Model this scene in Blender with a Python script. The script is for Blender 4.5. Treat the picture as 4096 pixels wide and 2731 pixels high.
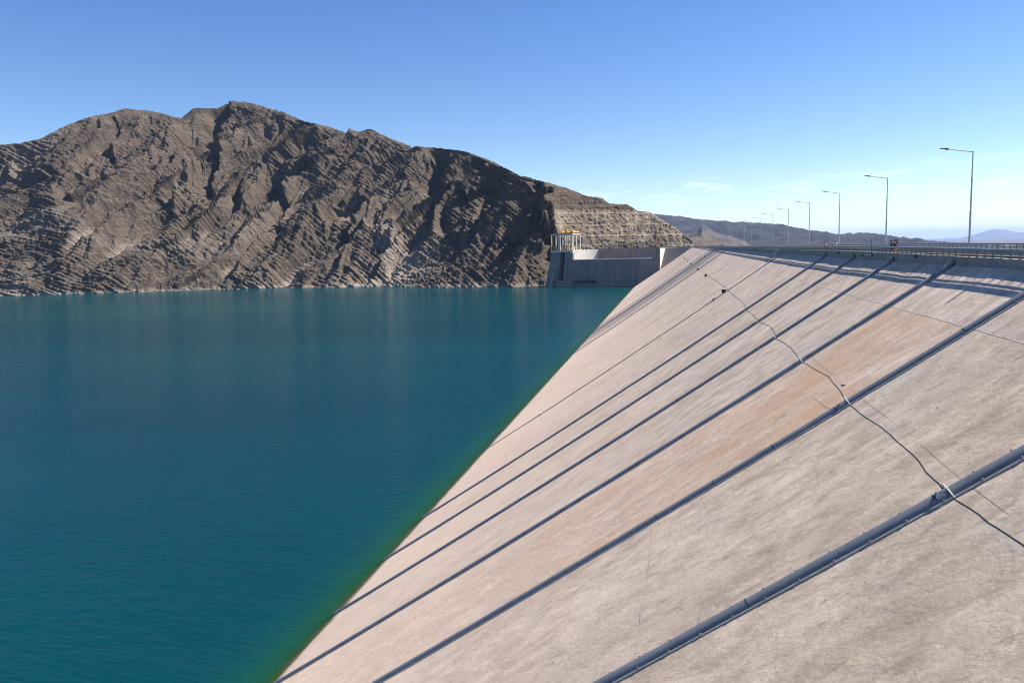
import bpy, bmesh, math, random
import numpy as np
from mathutils import Matrix, Vector

for o in list(bpy.data.objects):
    bpy.data.objects.remove(o)
scene = bpy.context.scene
COL = scene.collection

# ------------------------------------------------------------------ camera
# world: X runs along the dam crest away from the viewer, Y towards the reservoir,
# Z up, the camera stands at the origin, the water lies 39 m below it
F_PX, PITCH, ROLL, YAW = 2970.413, 0.1212, -0.0318, 0.2143
fw = np.array([math.cos(YAW)*math.cos(PITCH), math.sin(YAW)*math.cos(PITCH), -math.sin(PITCH)])
rt = np.array([math.sin(YAW), -math.cos(YAW), 0.0])
up = np.cross(rt, fw)
r2 = rt*math.cos(ROLL) + up*math.sin(ROLL)
u2 = up*math.cos(ROLL) - rt*math.sin(ROLL)
cam_data = bpy.data.cameras.new('camera')
cam = bpy.data.objects.new('camera', cam_data)
COL.objects.link(cam)
M = Matrix.Identity(4)
for i in range(3):
    M[i][0], M[i][1], M[i][2] = r2[i], u2[i], -fw[i]
cam.matrix_world = M
cam_data.sensor_width = 36.0
cam_data.lens = F_PX/4096*36.0
cam_data.clip_start = 0.5
cam_data.clip_end = 200000
scene.camera = cam

# ------------------------------------------------------------------ light
SUN = Vector((0.28, -0.78, 1.0)).normalized()          # towards the sun
SUN_EL = math.asin(SUN.z)
SUN_AZ = math.atan2(SUN.x, SUN.y)                        # clockwise from +Y
world = bpy.data.worlds.new('World')
scene.world = world
world.use_nodes = True
wn = world.node_tree.nodes
wl = world.node_tree.links
wn.clear()
wout = wn.new('ShaderNodeOutputWorld')
bg = wn.new('ShaderNodeBackground')
bg.inputs['Strength'].default_value = 0.075
sky = wn.new('ShaderNodeTexSky')
sky.sky_type = 'NISHITA'
sky.sun_disc = False
sky.sun_elevation = SUN_EL
sky.sun_rotation = SUN_AZ
sky.altitude = 900
sky.air_density = 1.0
sky.dust_density = 0.15
sky.ozone_density = 1.3
# a few thin cirrus wisps low over the right-hand hills
tc = wn.new('ShaderNodeTexCoord')
mp = wn.new('ShaderNodeMapping')
mp.inputs['Scale'].default_value = (4.5, 9.0, 60.0)
cn = wn.new('ShaderNodeTexNoise')
cn.inputs['Scale'].default_value = 1.6
cn.inputs['Detail'].default_value = 7
cn.inputs['Roughness'].default_value = 0.62
cr = wn.new('ShaderNodeMapRange')
cr.inputs['From Min'].default_value = 0.53
cr.inputs['From Max'].default_value = 0.78
sep = wn.new('ShaderNodeSeparateXYZ')
zr = wn.new('ShaderNodeMapRange'); zr.interpolation_type = 'SMOOTHSTEP'
zr.inputs['From Min'].default_value = 0.035; zr.inputs['From Max'].default_value = 0.075
zr2 = wn.new('ShaderNodeMapRange'); zr2.interpolation_type = 'SMOOTHSTEP'
zr2.inputs['From Min'].default_value = 0.095; zr2.inputs['From Max'].default_value = 0.068
ml = wn.new('ShaderNodeMath'); ml.operation = 'MULTIPLY'
ml2 = wn.new('ShaderNodeMath'); ml2.operation = 'MULTIPLY'
ml3 = wn.new('ShaderNodeMath'); ml3.operation = 'MULTIPLY'; ml3.inputs[1].default_value = 0.5
mixc = wn.new('ShaderNodeMixRGB')
mixc.inputs['Color2'].default_value = (11.5, 12.3, 13.2, 1)
hsv = wn.new('ShaderNodeHueSaturation')
hsv.inputs['Saturation'].default_value = 1.3
hsv.inputs['Hue'].default_value = 0.512
hsv.inputs['Value'].default_value = 1.0
wl.new(tc.outputs['Generated'], mp.inputs['Vector'])
wl.new(mp.outputs[0], cn.inputs['Vector'])
wl.new(cn.outputs['Fac'], cr.inputs['Value'])
wl.new(tc.outputs['Generated'], sep.inputs[0])
wl.new(sep.outputs['Z'], zr.inputs['Value'])
wl.new(sep.outputs['Z'], zr2.inputs['Value'])
wl.new(zr.outputs[0], ml.inputs[0]); wl.new(zr2.outputs[0], ml.inputs[1])
wl.new(ml.outputs[0], ml2.inputs[0]); wl.new(cr.outputs[0], ml2.inputs[1])
wl.new(ml2.outputs[0], ml3.inputs[0])
wl.new(sky.outputs[0], hsv.inputs['Color'])
wl.new(ml3.outputs[0], mixc.inputs['Fac'])
wl.new(hsv.outputs[0], mixc.inputs['Color1'])
wl.new(mixc.outputs[0], bg.inputs['Color'])
wl.new(bg.outputs[0], wout.inputs['Surface'])

sun_data = bpy.data.lights.new('sun', 'SUN')
sun_data.energy = 5.0
sun_data.angle = math.radians(0.53)
sun_data.color = (1.0, 0.935, 0.85)
sun_ob = bpy.data.objects.new('sun', sun_data)
COL.objects.link(sun_ob)
sun_ob.rotation_euler = (-SUN).to_track_quat('-Z', 'Y').to_euler()
sun_ob.location = (0, 0, 300)

scene.view_settings.view_transform = 'Standard'
scene.view_settings.look = 'None'
scene.view_settings.exposure = 1.1
scene.view_settings.gamma = 1.0
scene.render.engine = 'CYCLES'
scene.cycles.max_bounces = 6
scene.cycles.volume_bounces = 0
scene.cycles.transparent_max_bounces = 12
scene.cycles.caustics_reflective = False
scene.cycles.caustics_refractive = False
scene.cycles.use_denoising = True
scene.cycles.filter_width = 1.1
scene.cycles.denoising_prefilter = 'ACCURATE'

# ------------------------------------------------------------------ helpers
WATER = -39.0
YW = 36.32            # waterline on the slab
YT = -19.26           # top edge of the slab (face of the parapet)
SAG = 0.36

def slab_z(Y):
    Y = np.asarray(Y, float)
    u = np.clip((YW-Y)/(YW-YT), 0, 1)
    return WATER + (YW-Y)/1.5 - SAG*4*u*(1-u)

def camber(X):
    return np.interp(X, [20, 47, 63, 87, 115, 165, 300, 530, 760],
                     [-.22, -.2, -.1, 0, 0, -.04, -.27, -.85, -.95])

def mesh_obj(name, verts, faces, mat, parent=None, smooth=False):
    me = bpy.data.meshes.new(name)
    me.from_pydata([tuple(v) for v in verts], [], [tuple(f) for f in faces])
    me.update()
    if smooth:
        me.polygons.foreach_set('use_smooth', [True]*len(me.polygons))
    if mat: me.materials.append(mat)
    return link(name, me, parent)

def link(name, me, parent=None, loc=None, rz=None):
    o = bpy.data.objects.new(name, me)
    COL.objects.link(o)
    if parent: o.parent = parent
    if loc is not None: o.location = loc
    if rz is not None: o.rotation_euler = (0, 0, rz)
    return o

def empty(name, loc=(0, 0, 0), rz=0):
    o = bpy.data.objects.new(name, None)
    o.empty_display_size = 0.3
    COL.objects.link(o)
    o.location = loc; o.rotation_euler = (0, 0, rz)
    return o

def tag(o, label, cat, group=None):
    o['label'] = label; o['category'] = cat
    if group: o['group'] = group
    return o

class MB:
    """collects simple solids into one mesh"""
    def __init__(s): s.v = []; s.f = []
    def add(s, vs, fs):
        b = len(s.v); s.v += [tuple(float(c) for c in v) for v in vs]
        s.f += [tuple(i+b for i in f) for f in fs]; return s
    def box(s, c, d, rz=0.0):
        cx, cy, cz = c; dx, dy, dz = d[0]/2, d[1]/2, d[2]/2
        ca, sa = math.cos(rz), math.sin(rz)
        vs = []
        for z in (-dz, dz):
            for x, y in ((-dx, -dy), (dx, -dy), (dx, dy), (-dx, dy)):
                vs.append((cx+x*ca-y*sa, cy+x*sa+y*ca, cz+z))
        return s.add(vs, [(3, 2, 1, 0), (4, 5, 6, 7), (0, 1, 5, 4), (1, 2, 6, 5), (2, 3, 7, 6), (3, 0, 4, 7)])
    def hexa(s, vs):
        return s.add(vs, [(3, 2, 1, 0), (4, 5, 6, 7), (0, 1, 5, 4), (1, 2, 6, 5), (2, 3, 7, 6), (3, 0, 4, 7)])
    def tube(s, pts, r, n=8, caps=True):
        pts = [np.array(q, float) for q in pts]
        m = len(pts)
        rr = r if hasattr(r, '__len__') else [r]*m
        vs = []
        ref = np.array([0, 0, 1.0])
        for i, q in enumerate(pts):
            t = pts[min(i+1, m-1)]-pts[max(i-1, 0)]
            t /= np.linalg.norm(t)+1e-9
            a = np.cross(t, ref)
            if np.linalg.norm(a) < 0.15: a = np.cross(t, np.array([1.0, 0, 0]))
            a /= np.linalg.norm(a); b = np.cross(t, a)
            for k in range(n):
                an = 2*math.pi*k/n
                vs.append(q+rr[i]*(a*math.cos(an)+b*math.sin(an)))
        fs = []
        for i in range(m-1):
            for k in range(n):
                k2 = (k+1) % n
                fs.append((i*n+k, i*n+k2, (i+1)*n+k2, (i+1)*n+k))
        if caps:
            fs.append(tuple(range(n-1, -1, -1)))
            fs.append(tuple((m-1)*n+k for k in range(n)))
        return s.add(vs, fs)
    def sphere(s, c, r, nu=10, nv=7, sc=(1, 1, 1)):
        vs = []; fs = []
        for i in range(nv+1):
            th = math.pi*i/nv
            for k in range(nu):
                ph = 2*math.pi*k/nu
                vs.append((c[0]+r*sc[0]*math.sin(th)*math.cos(ph), c[1]+r*sc[1]*math.sin(th)*math.sin(ph), c[2]+r*sc[2]*math.cos(th)))
        for i in range(nv):
            for k in range(nu):
                k2 = (k+1) % nu
                fs.append((i*nu+k, (i+1)*nu+k, (i+1)*nu+k2, i*nu+k2))
        return s.add(vs, fs)
    def mesh(s, name, mat, smooth=False):
        me = bpy.data.meshes.new(name)
        me.from_pydata(s.v, [], s.f); me.update()
        if smooth: me.polygons.foreach_set('use_smooth', [True]*len(me.polygons))
        me.materials.append(mat)
        return me
    def build(s, name, mat, parent=None, smooth=False):
        return link(name, s.mesh(name, mat, smooth), parent)

# ---- numpy gradient noise
_rng = np.random.RandomState(7)
_perm = _rng.permutation(512).astype(np.int32)
_perm = np.concatenate([_perm, _perm, _perm[:4]])
_ga = _rng.rand(512)*2*np.pi
_gz = _rng.rand(512)*2-1
_G3 = np.stack([np.sqrt(1-_gz**2)*np.cos(_ga), np.sqrt(1-_gz**2)*np.sin(_ga), _gz], 1).astype(np.float32)
_G2 = np.stack([np.cos(_ga), np.sin(_ga)], 1).astype(np.float32)

def _fade(t): return t*t*t*(t*(t*6-15)+10)

def n2(x, y):
    x = np.asarray(x, np.float32); y = np.asarray(y, np.float32)
    xi = np.floor(x).astype(np.int32); yi = np.floor(y).astype(np.int32)
    xf = x-xi; yf = y-yi
    u = _fade(xf); v = _fade(yf)
    def g(ix, iy, fx, fy):
        h = _perm[(_perm[ix & 511]+iy) & 511]
        gr = _G2[h]
        return gr[..., 0]*fx+gr[..., 1]*fy
    a = g(xi, yi, xf, yf); b = g(xi+1, yi, xf-1, yf)
    c = g(xi, yi+1, xf, yf-1); d = g(xi+1, yi+1, xf-1, yf-1)
    return ((a+u*(b-a))+v*((c+u*(d-c))-(a+u*(b-a))))*1.4

def n3(x, y, z):
    x = np.asarray(x, np.float32); y = np.asarray(y, np.float32); z = np.asarray(z, np.float32)
    xi = np.floor(x).astype(np.int32); yi = np.floor(y).astype(np.int32); zi = np.floor(z).astype(np.int32)
    xf = x-xi; yf = y-yi; zf = z-zi
    u = _fade(xf); v = _fade(yf); w = _fade(zf)
    def g(i, j, k):
        h = _perm[(_perm[(_perm[(xi+i) & 511]+yi+j) & 511]+zi+k) & 511]
        gr = _G3[h]
        return gr[..., 0]*(xf-i)+gr[..., 1]*(yf-j)+gr[..., 2]*(zf-k)
    def lx(j, k):
        a = g(0, j, k); return a+u*(g(1, j, k)-a)
    def ly(k):
        a = lx(0, k); return a+v*(lx(1, k)-a)
    a = ly(0)
    return (a+w*(ly(1)-a))*1.5

def sstep(a, b, x):
    t = np.clip((x-a)/(b-a), 0, 1); return t*t*(3-2*t)

# ------------------------------------------------------------------ materials
class NT:
    def __init__(s, name):
        s.m = bpy.data.materials.new(name); s.m.use_nodes = True
        s.t = s.m.node_tree; s.n = s.t.nodes; s.n.clear()
        s.out = s.n.new('ShaderNodeOutputMaterial')
    def new(s, typ, **kw):
        n = s.n.new(typ)
        for k, v in kw.items():
            if k.startswith('_'): setattr(n, k[1:], v)
            else: n.inputs[k.replace('__', ' ')].default_value = v
        return n
    def l(s, a, b): s.t.links.new(a, b)
    def pos(s, scale=(1, 1, 1), rot=(0, 0, 0), loc=(0, 0, 0)):
        g = s.new('ShaderNodeNewGeometry')
        m = s.new('ShaderNodeMapping')
        m.inputs['Scale'].default_value = scale; m.inputs['Rotation'].default_value = rot; m.inputs['Location'].default_value = loc
        s.l(g.outputs['Position'], m.inputs['Vector']); return m.outputs[0]
    def noise(s, vec, scale, detail=5, rough=0.55, dist=0.0):
        n = s.new('ShaderNodeTexNoise'); n.inputs['Scale'].default_value = scale
        n.inputs['Detail'].default_value = detail; n.inputs['Roughness'].default_value = rough
        n.inputs['Distortion'].default_value = dist
        s.l(vec, n.inputs['Vector']); return n.outputs['Fac']
    def ramp(s, fac, stops):
        r = s.new('ShaderNodeValToRGB'); e = r.color_ramp.elements
        while len(e) < len(stops): e.new(0.5)
        for k, (p, c) in enumerate(stops):
            e[k].position = p; e[k].color = (*c, 1) if len(c) == 3 else c
        s.l(fac, r.inputs['Fac']); return r.outputs['Color']
    def mapr(s, v, a, b, c=0.0, d=1.0):
        r = s.new('ShaderNodeMapRange')
        r.inputs['From Min'].default_value = a; r.inputs['From Max'].default_value = b
        r.inputs['To Min'].default_value = c; r.inputs['To Max'].default_value = d
        s.l(v, r.inputs['Value']); return r.outputs[0]
    def mix(s, fac, a, b, mode='MIX'):
        m = s.new('ShaderNodeMixRGB', _blend_type=mode)
        for sock, v in (('Fac', fac), ('Color1', a), ('Color2', b)):
            if hasattr(v, 'is_output'): s.l(v, m.inputs[sock])
            elif isinstance(v, (int, float)): m.inputs[sock].default_value = v
            else: m.inputs[sock].default_value = (*v, 1)
        return m.outputs[0]
    def math(s, op, a, b=0.0):
        m = s.new('ShaderNodeMath', _operation=op)
        for i, v in ((0, a), (1, b)):
            if hasattr(v, 'is_output'): s.l(v, m.inputs[i])
            else: m.inputs[i].default_value = v
        return m.outputs[0]
    def bump(s, h, strength, dist, normal=None):
        b = s.new('ShaderNodeBump'); b.inputs['Strength'].default_value = strength; b.inputs['Distance'].default_value = dist
        s.l(h, b.inputs['Height'])
        if normal is not None: s.l(normal, b.inputs['Normal'])
        return b.outputs[0]
    def principled(s, col, rough=0.8, normal=None, metal=0.0, spec=0.3):
        b = s.new('ShaderNodeBsdfPrincipled')
        if hasattr(col, 'is_output'): s.l(col, b.inputs['Base Color'])
        else: b.inputs['Base Color'].default_value = (*col, 1)
        if hasattr(rough, 'is_output'): s.l(rough, b.inputs['Roughness'])
        else: b.inputs['Roughness'].default_value = rough
        b.inputs['Metallic'].default_value = metal
        b.inputs['Specular IOR Level'].default_value = spec
        if normal is not None: s.l(normal, b.inputs['Normal'])
        s.l(b.outputs[0], s.out.inputs['Surface'])
        return b

def simple_mat(name, col, rough=0.6, metal=0.0, var=0.12, scale=3.0, bump=0.0):
    t = NT(name)
    v = t.pos()
    n = t.noise(v, scale, 4)
    c = t.mix(1.0, col, t.ramp(n, [(0.3, (1-var,)*3), (0.7, (1+var,)*3)]), 'MULTIPLY')
    nm = t.bump(n, bump, 0.02) if bump else None
    t.principled(c, rough, nm, metal)
    return t.m

def mat_slab():
    t = NT('face_slab_concrete')
    oi = t.new('ShaderNodeObjectInfo')
    vs = t.pos((0.55, 0.16, 0.16), (0, 0, 0.35))            # streaks running down the slope, a little askew
    vi = t.pos((1, 1, 1))
    big = t.noise(vs, 0.55, 5, 0.6, 0.4)
    mid = t.noise(t.pos((1, 0.58, 0.58), (0, 0, 0.5)), 0.95, 7, 0.68, 0.3)
    fine = t.noise(t.pos((1, 0.7, 0.7), (0, 0, 0.45)), 5.5, 6, 0.72)
    patch = t.noise(vi, 0.11, 4, 0.55)
    base = t.ramp(big, [(0.28, (0.44, 0.34, 0.25)), (0.5, (0.60, 0.475, 0.365)), (0.72, (0.68, 0.55, 0.44))])
    c = t.mix(t.mapr(mid, 0.40, 0.68), base, (0.30, 0.235, 0.185), 'MIX')
    c = t.mix(0.72, base, c)
    c = t.mix(t.mapr(patch, 0.5, 0.75, 0, 0.5), c, (0.50, 0.44, 0.385))
    dark = t.mapr(t.noise(t.pos((1, 0.45, 0.45), (0, 0, 0.6), (7, 3, 1)), 1.3, 6, 0.7, 0.5), 0.56, 0.74, 0, 0.7)
    c = t.mix(dark, c, (0.17, 0.14, 0.115))
    pale = t.mapr(t.noise(t.pos((1, 0.4, 0.4), (0, 0, 0.5), (17, 9, 4)), 2.6, 6, 0.7), 0.60, 0.74, 0, 0.5)
    c = t.mix(pale, c, (0.64, 0.58, 0.52))
    blot = t.mapr(t.noise(t.pos((1, 0.6, 0.6), (0, 0, 0.6), (31, 5, 2)), 0.62, 8, 0.72, 0.4), 0.50, 0.66, 0, 0.55)
    c = t.mix(blot, c, (0.31, 0.245, 0.185))
    # the lower, often flooded part is paler and pinker
    sx = t.new('ShaderNodeSeparateXYZ'); g = t.new('ShaderNodeNewGeometry'); t.l(g.outputs['Position'], sx.inputs[0])
    low = t.math('ADD', sx.outputs['Y'], t.mapr(patch, 0, 1, -9, 9))
    c = t.mix(t.mapr(low, -4, 30, 0, 0.7), c, (0.74, 0.555, 0.415))
    wet = t.math('ADD', sx.outputs['Y'], t.mapr(big, 0.3, 0.7, -0.35, 0.35))
    c = t.mix(t.mapr(wet, 35.5, 36.2, 0, 0.8), c, (0.15, 0.115, 0.075))
    # iron-stained bay
    def band(v, a, b, w):
        return t.math('MULTIPLY', t.mapr(v, a-w, a+w), t.mapr(v, b-w, b+w, 1, 0))
    ox = t.math('MULTIPLY', band(sx.outputs['X'], 42.5, 57.4, 0.05), t.mapr(sx.outputs['Y'], -15.3, -15.1))
    ox = t.math('MULTIPLY', ox, t.mapr(sx.outputs['Y'], -2, 22, 1.0, 0.18))
    ox = t.math('MULTIPLY', ox, t.mapr(t.noise(t.pos((0.5, 0.2, 0.2), (0, 0, 0.4)), 0.75, 6, 0.7, 0.6), 0.38, 0.66, 0.02, 0.85))
    c = t.mix(ox, c, (0.50, 0.315, 0.19))
    c = t.mix(1.0, c, oi.outputs['Color'], 'MULTIPLY')
    h = t.math('ADD', t.math('MULTIPLY', mid, 1.0), t.math('MULTIPLY', fine, 0.55))
    nm = t.bump(h, 0.42, 0.16)
    t.principled(c, 0.9, nm, 0, 0.2)
    return t.m

def mat_concrete(name, a, b, scale=0.5, lines=None, bump=0.25):
    t = NT(name)
    v = t.pos()
    n = t.noise(v, scale, 6, 0.6)
    streak = t.noise(t.pos((1.3, 1.3, 0.12)), scale*2.2, 5, 0.6)
    c = t.ramp(n, [(0.3, a), (0.7, b)])
    c = t.mix(t.mapr(streak, 0.52, 0.72, 0, 0.45), c, tuple(x*0.45 for x in a))
    if lines:
        sx = t.new('ShaderNodeSeparateXYZ'); g = t.new('ShaderNodeNewGeometry'); t.l(g.outputs['Position'], sx.inputs[0])
        f = t.math('FRACT', t.math('MULTIPLY', sx.outputs['Z'], 1/lines[0]))
        ln = t.math('LESS_THAN', f, 0.06)
        f2 = t.math('FRACT', t.math('MULTIPLY', t.math('ADD', sx.outputs['Y'], t.math('MULTIPLY', sx.outputs['X'], 0.4)), 1/lines[1]))
        ln2 = t.math('LESS_THAN', f2, 0.035)
        msk = t.math('MULTIPLY', t.math('MAXIMUM', ln, ln2), t.mapr(streak, 0.35, 0.6, 0.15, 0.8))
        c = t.mix(msk, c, tuple(x*0.5 for x in a))
    nm = t.bump(n, bump, 0.05)
    t.principled(c, 0.9, nm, 0, 0.2)
    return t.m

def mat_rock():
    t = NT('mountain_rock')
    at = t.new('ShaderNodeAttribute', _attribute_name='tone')
    aq = t.new('ShaderNodeAttribute', _attribute_name='quarry')
    v = t.pos()
    n1 = t.noise(v, 0.02, 6, 0.6)
    n2_ = t.noise(v, 0.16, 7, 0.68)
    # bedding: thin bands that fall to the right
    vb = t.pos((0.03, 0.03, 0.75), (0.5, 0.0, 0.0))
    nb = t.noise(vb, 0.55, 5, 0.65, 0.6)
    dark = t.ramp(n1, [(0.3, (0.068, 0.052, 0.039)), (0.55, (0.100, 0.077, 0.057)), (0.75, (0.128, 0.096, 0.069))])
    c = t.mix(t.mapr(nb, 0.42, 0.62, 0, 0.8), dark, (0.07, 0.057, 0.047))
    c = t.mix(t.mapr(nb, 0.30, 0.46, 0.55, 0), c, (0.15, 0.118, 0.088))
    c = t.mix(t.mapr(n2_, 0.52, 0.74, 0, 0.6), c, (0.17, 0.135, 0.103))
    c = t.mix(at.outputs['Fac'], c, t.ramp(n2_, [(0.3, (0.19, 0.155, 0.125)), (0.7, (0.28, 0.235, 0.19))]))
    q = t.ramp(t.noise(t.pos((1, 1, 0.35)), 0.12, 7, 0.7), [(0.3, (0.12, 0.096, 0.072)), (0.5, (0.26, 0.212, 0.16)), (0.7, (0.38, 0.32, 0.248))])
    c = t.mix(aq.outputs['Fac'], c, q)
    # sparse dry scrub
    sc = t.math('MULTIPLY', t.mapr(t.noise(v, 0.45, 3, 0.5), 0.62, 0.7, 0, 0.6), t.mapr(t.noise(v, 0.012, 3), 0.48, 0.62))
    c = t.mix(sc, c, (0.14, 0.13, 0.06))
    h = t.math('ADD', t.noise(v, 0.35, 8, 0.7), t.math('MULTIPLY', nb, 0.5))
    nm = t.bump(h, 1.0, 2.2)
    t.principled(c, 0.95, nm, 0, 0.1)
    return t.m

def mat_far_rock(name, a, b, scale=0.006):
    t = NT(name)
    v = t.pos()
    n = t.noise(v, scale, 9, 0.68)
    c = t.ramp(n, [(0.32, a), (0.66, b)])
    nm = t.bump(n, 0.8, 40)
    t.principled(c, 0.95, nm, 0, 0.05)
    return t.m

def mat_water():
    t = NT('reservoir_water')
    g = t.new('ShaderNodeNewGeometry'); sx = t.new('ShaderNodeSeparateXYZ'); t.l(g.outputs['Position'], sx.inputs[0])
    # ripples: short crests lying roughly across the view, patches of wind
    r1 = t.noise(t.pos((0.9, 0.28, 1), (0, 0, 0.25)), 1.35, 3, 0.55, 0.3)
    r2_ = t.noise(t.pos((0.8, 0.35, 1), (0, 0, -0.15)), 0.42, 4, 0.6, 0.3)
    calm = t.mapr(t.noise(t.pos((1, 0.5, 1)), 0.006, 4, 0.6), 0.35, 0.65, 0.45, 1.0)
    calm = t.math('MULTIPLY', calm, t.mapr(sx.outputs['X'], 350, 780, 1.0, 0.35))
    h = t.math('MULTIPLY', t.math('ADD', t.math('MULTIPLY', r1, 0.6), r2_), calm)
    nm = t.bump(h, 0.9, 0.5)
    # suspended silt gives the lake its teal body colour
    tint = t.noise(t.pos((1, 0.45, 1), (0, 0, 0.3)), 0.0045, 4, 0.55)
    body = t.ramp(tint, [(0.3, (0.0008, 0.026, 0.038)), (0.5, (0.001, 0.034, 0.044)), (0.72, (0.001, 0.045, 0.049))])
    # over the drowned slab the water is shallow: greener, and it lets the concrete show through
    depth = t.math('MULTIPLY', t.math('SUBTRACT', sx.outputs['Y'], YW), 1/1.5)
    dn = t.math('ADD', depth, t.mapr(t.noise(t.pos((1, 0.5, 1)), 0.35, 4), 0, 1, -0.45, 0.45))
    body = t.mix(t.math('POWER', 2.718, t.math('MULTIPLY', t.math('MAXIMUM', dn, 0.0), -0.62)), body, (0.012, 0.074, 0.014))
    deep = t.new('ShaderNodeBsdfDiffuse'); t.l(body, deep.inputs['Color']); t.l(nm, deep.inputs['Normal'])
    thru = t.new('ShaderNodeBsdfTransparent')
    tcol = t.ramp(t.mapr(dn, 0, 3, 0, 1), [(0.0, (0.75, 0.72, 0.58)), (0.25, (0.42, 0.62, 0.26)), (0.6, (0.2, 0.55, 0.16)), (1.0, (0.1, 0.5, 0.2))])
    t.l(tcol, thru.inputs['Color'])
    opac = t.math('SUBTRACT', 1.0, t.math('POWER', 2.718, t.math('MULTIPLY', t.math('MAXIMUM', dn, 0.0), -1.5)))
    inner = t.new('ShaderNodeMixShader'); t.l(opac, inner.inputs[0]); t.l(thru.outputs[0], inner.inputs[1]); t.l(deep.outputs[0], inner.inputs[2])
    gl = t.new('ShaderNodeBsdfGlossy'); gl.inputs['Roughness'].default_value = 0.11; t.l(nm, gl.inputs['Normal'])
    gl.inputs['Color'].default_value = (0.85, 0.9, 1, 1)
    fr = t.new('ShaderNodeFresnel'); fr.inputs['IOR'].default_value = 1.33; t.l(nm, fr.inputs['Normal'])
    fm = t.math('MULTIPLY', fr.outputs[0], 0.55)
    top = t.new('ShaderNodeMixShader'); t.l(fm, top.inputs[0]); t.l(inner.outputs[0], top.inputs[1]); t.l(gl.outputs[0], top.inputs[2])
    t.l(top.outputs[0], t.out.inputs['Surface'])
    return t.m

M_SLAB = mat_slab()
M_ROCK = mat_rock()
M_WATER = mat_water()
M_WALL = mat_concrete('parapet_concrete', (0.24, 0.225, 0.2), (0.36, 0.335, 0.3), 0.9)
M_SPILL = mat_concrete('shaded_stained_concrete', (0.17, 0.165, 0.155), (0.24, 0.232, 0.218), 0.09, (2.6, 12.0))  # water-stained, and darkened further to paint shade on the front faces
M_BACK = mat_concrete('shaded_brown_concrete', (0.20, 0.175, 0.155), (0.29, 0.257, 0.23), 0.12, (3.4, 10.5))  # brown tone paints the shade on the channel's back wall
M_SUNLIT = mat_concrete('sunlit_spillway_concrete', (0.46, 0.43, 0.39), (0.56, 0.53, 0.485), 0.12, (3.4, 10.5))  # lighter copy of the same concrete, paints sunlight on lit faces
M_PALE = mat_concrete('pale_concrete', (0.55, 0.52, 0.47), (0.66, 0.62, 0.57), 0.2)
M_BODY = simple_mat('embankment_gravel', (0.22, 0.19, 0.16), 0.95, 0, 0.3, 0.8, 0.5)
M_ROAD = simple_mat('crest_road_asphalt', (0.075, 0.072, 0.07), 0.9, 0, 0.2, 2.0, 0.2)
M_WALK = simple_mat('walkway_paving', (0.13, 0.113, 0.096), 0.9, 0, 0.15, 1.0, 0.2)
M_RUBBER = None
def mat_rubber():
    t = NT('joint_cover_rubber')
    n = t.noise(t.pos((1, 0.4, 0.4)), 1.3, 6, 0.65)
    f = t.noise(t.pos(), 9.0, 3, 0.6)
    c = t.ramp(n, [(0.3, (0.125, 0.135, 0.152)), (0.7, (0.19, 0.202, 0.222))])
    c = t.mix(t.mapr(f, 0.66, 0.72, 0, 0.6), c, (0.2, 0.19, 0.18))
    t.principled(c, 0.5, t.bump(n, 0.2, 0.05), 0, 0.4)
    return t.m
M_RUBBER = mat_rubber()
M_BAR = simple_mat('clamp_bar_steel', (0.30, 0.31, 0.31), 0.5, 0.5, 0.2, 4)
M_COLLAR = simple_mat('seam_black', (0.028, 0.03, 0.034), 0.6, 0, 0.2, 4)
M_STEEL = simple_mat('galvanised_steel', (0.40, 0.42, 0.44), 0.42, 0.6, 0.08, 3)
M_RAIL = simple_mat('railing_paint_grey', (0.16, 0.17, 0.18), 0.45, 0.3, 0.15, 2)
M_RAILLT = simple_mat('railing_tube_grey', (0.24, 0.26, 0.28), 0.4, 0.4, 0.12, 2)
M_LAMP = simple_mat('lamp_head_grey', (0.10, 0.105, 0.11), 0.5, 0.2, 0.1, 5)
M_SEAL = simple_mat('joint_mortar_pale', (0.50, 0.46, 0.42), 0.9, 0, 0.25, 3, 0.3)
M_CRACK = simple_mat('crack_filler_pale', (0.50, 0.44, 0.385), 0.9, 0, 0.2, 2)
M_CRACKD = simple_mat('crack_dark', (0.22, 0.185, 0.155), 0.9, 0, 0.2, 2)
M_BOX = simple_mat('weathered_dark_box', (0.045, 0.045, 0.036), 0.85, 0, 0.3, 2)
def mat_matte(name, col):
    t = NT(name); n = t.noise(t.pos(), 3.0, 3)
    t.principled(t.mix(1.0, col, t.ramp(n, [(0.3, (.8, .8, .8)), (0.7, (1.2, 1.2, 1.2))]), 'MULTIPLY'), 1.0, None, 0, 0.0)
    return t.m
M_CABLE = mat_matte('cable_sheath', (0.02, 0.017, 0.013))
M_CLIP = simple_mat('clip_offwhite', (0.62, 0.60, 0.54), 0.6, 0, 0.1, 3)
M_YEL = simple_mat('crane_yellow', (0.72, 0.40, 0.03), 0.45, 0, 0.1, 1)
M_WHITE = simple_mat('white_paint', (0.48, 0.46, 0.42), 0.55, 0, 0.06, 1)
M_RUST = simple_mat('rusty_drain', (0.16, 0.12, 0.085), 0.9, 0, 0.3, 4)
M_DARK = simple_mat('dark_machinery', (0.04, 0.042, 0.048), 0.6, 0, 0.2, 2)

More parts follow.
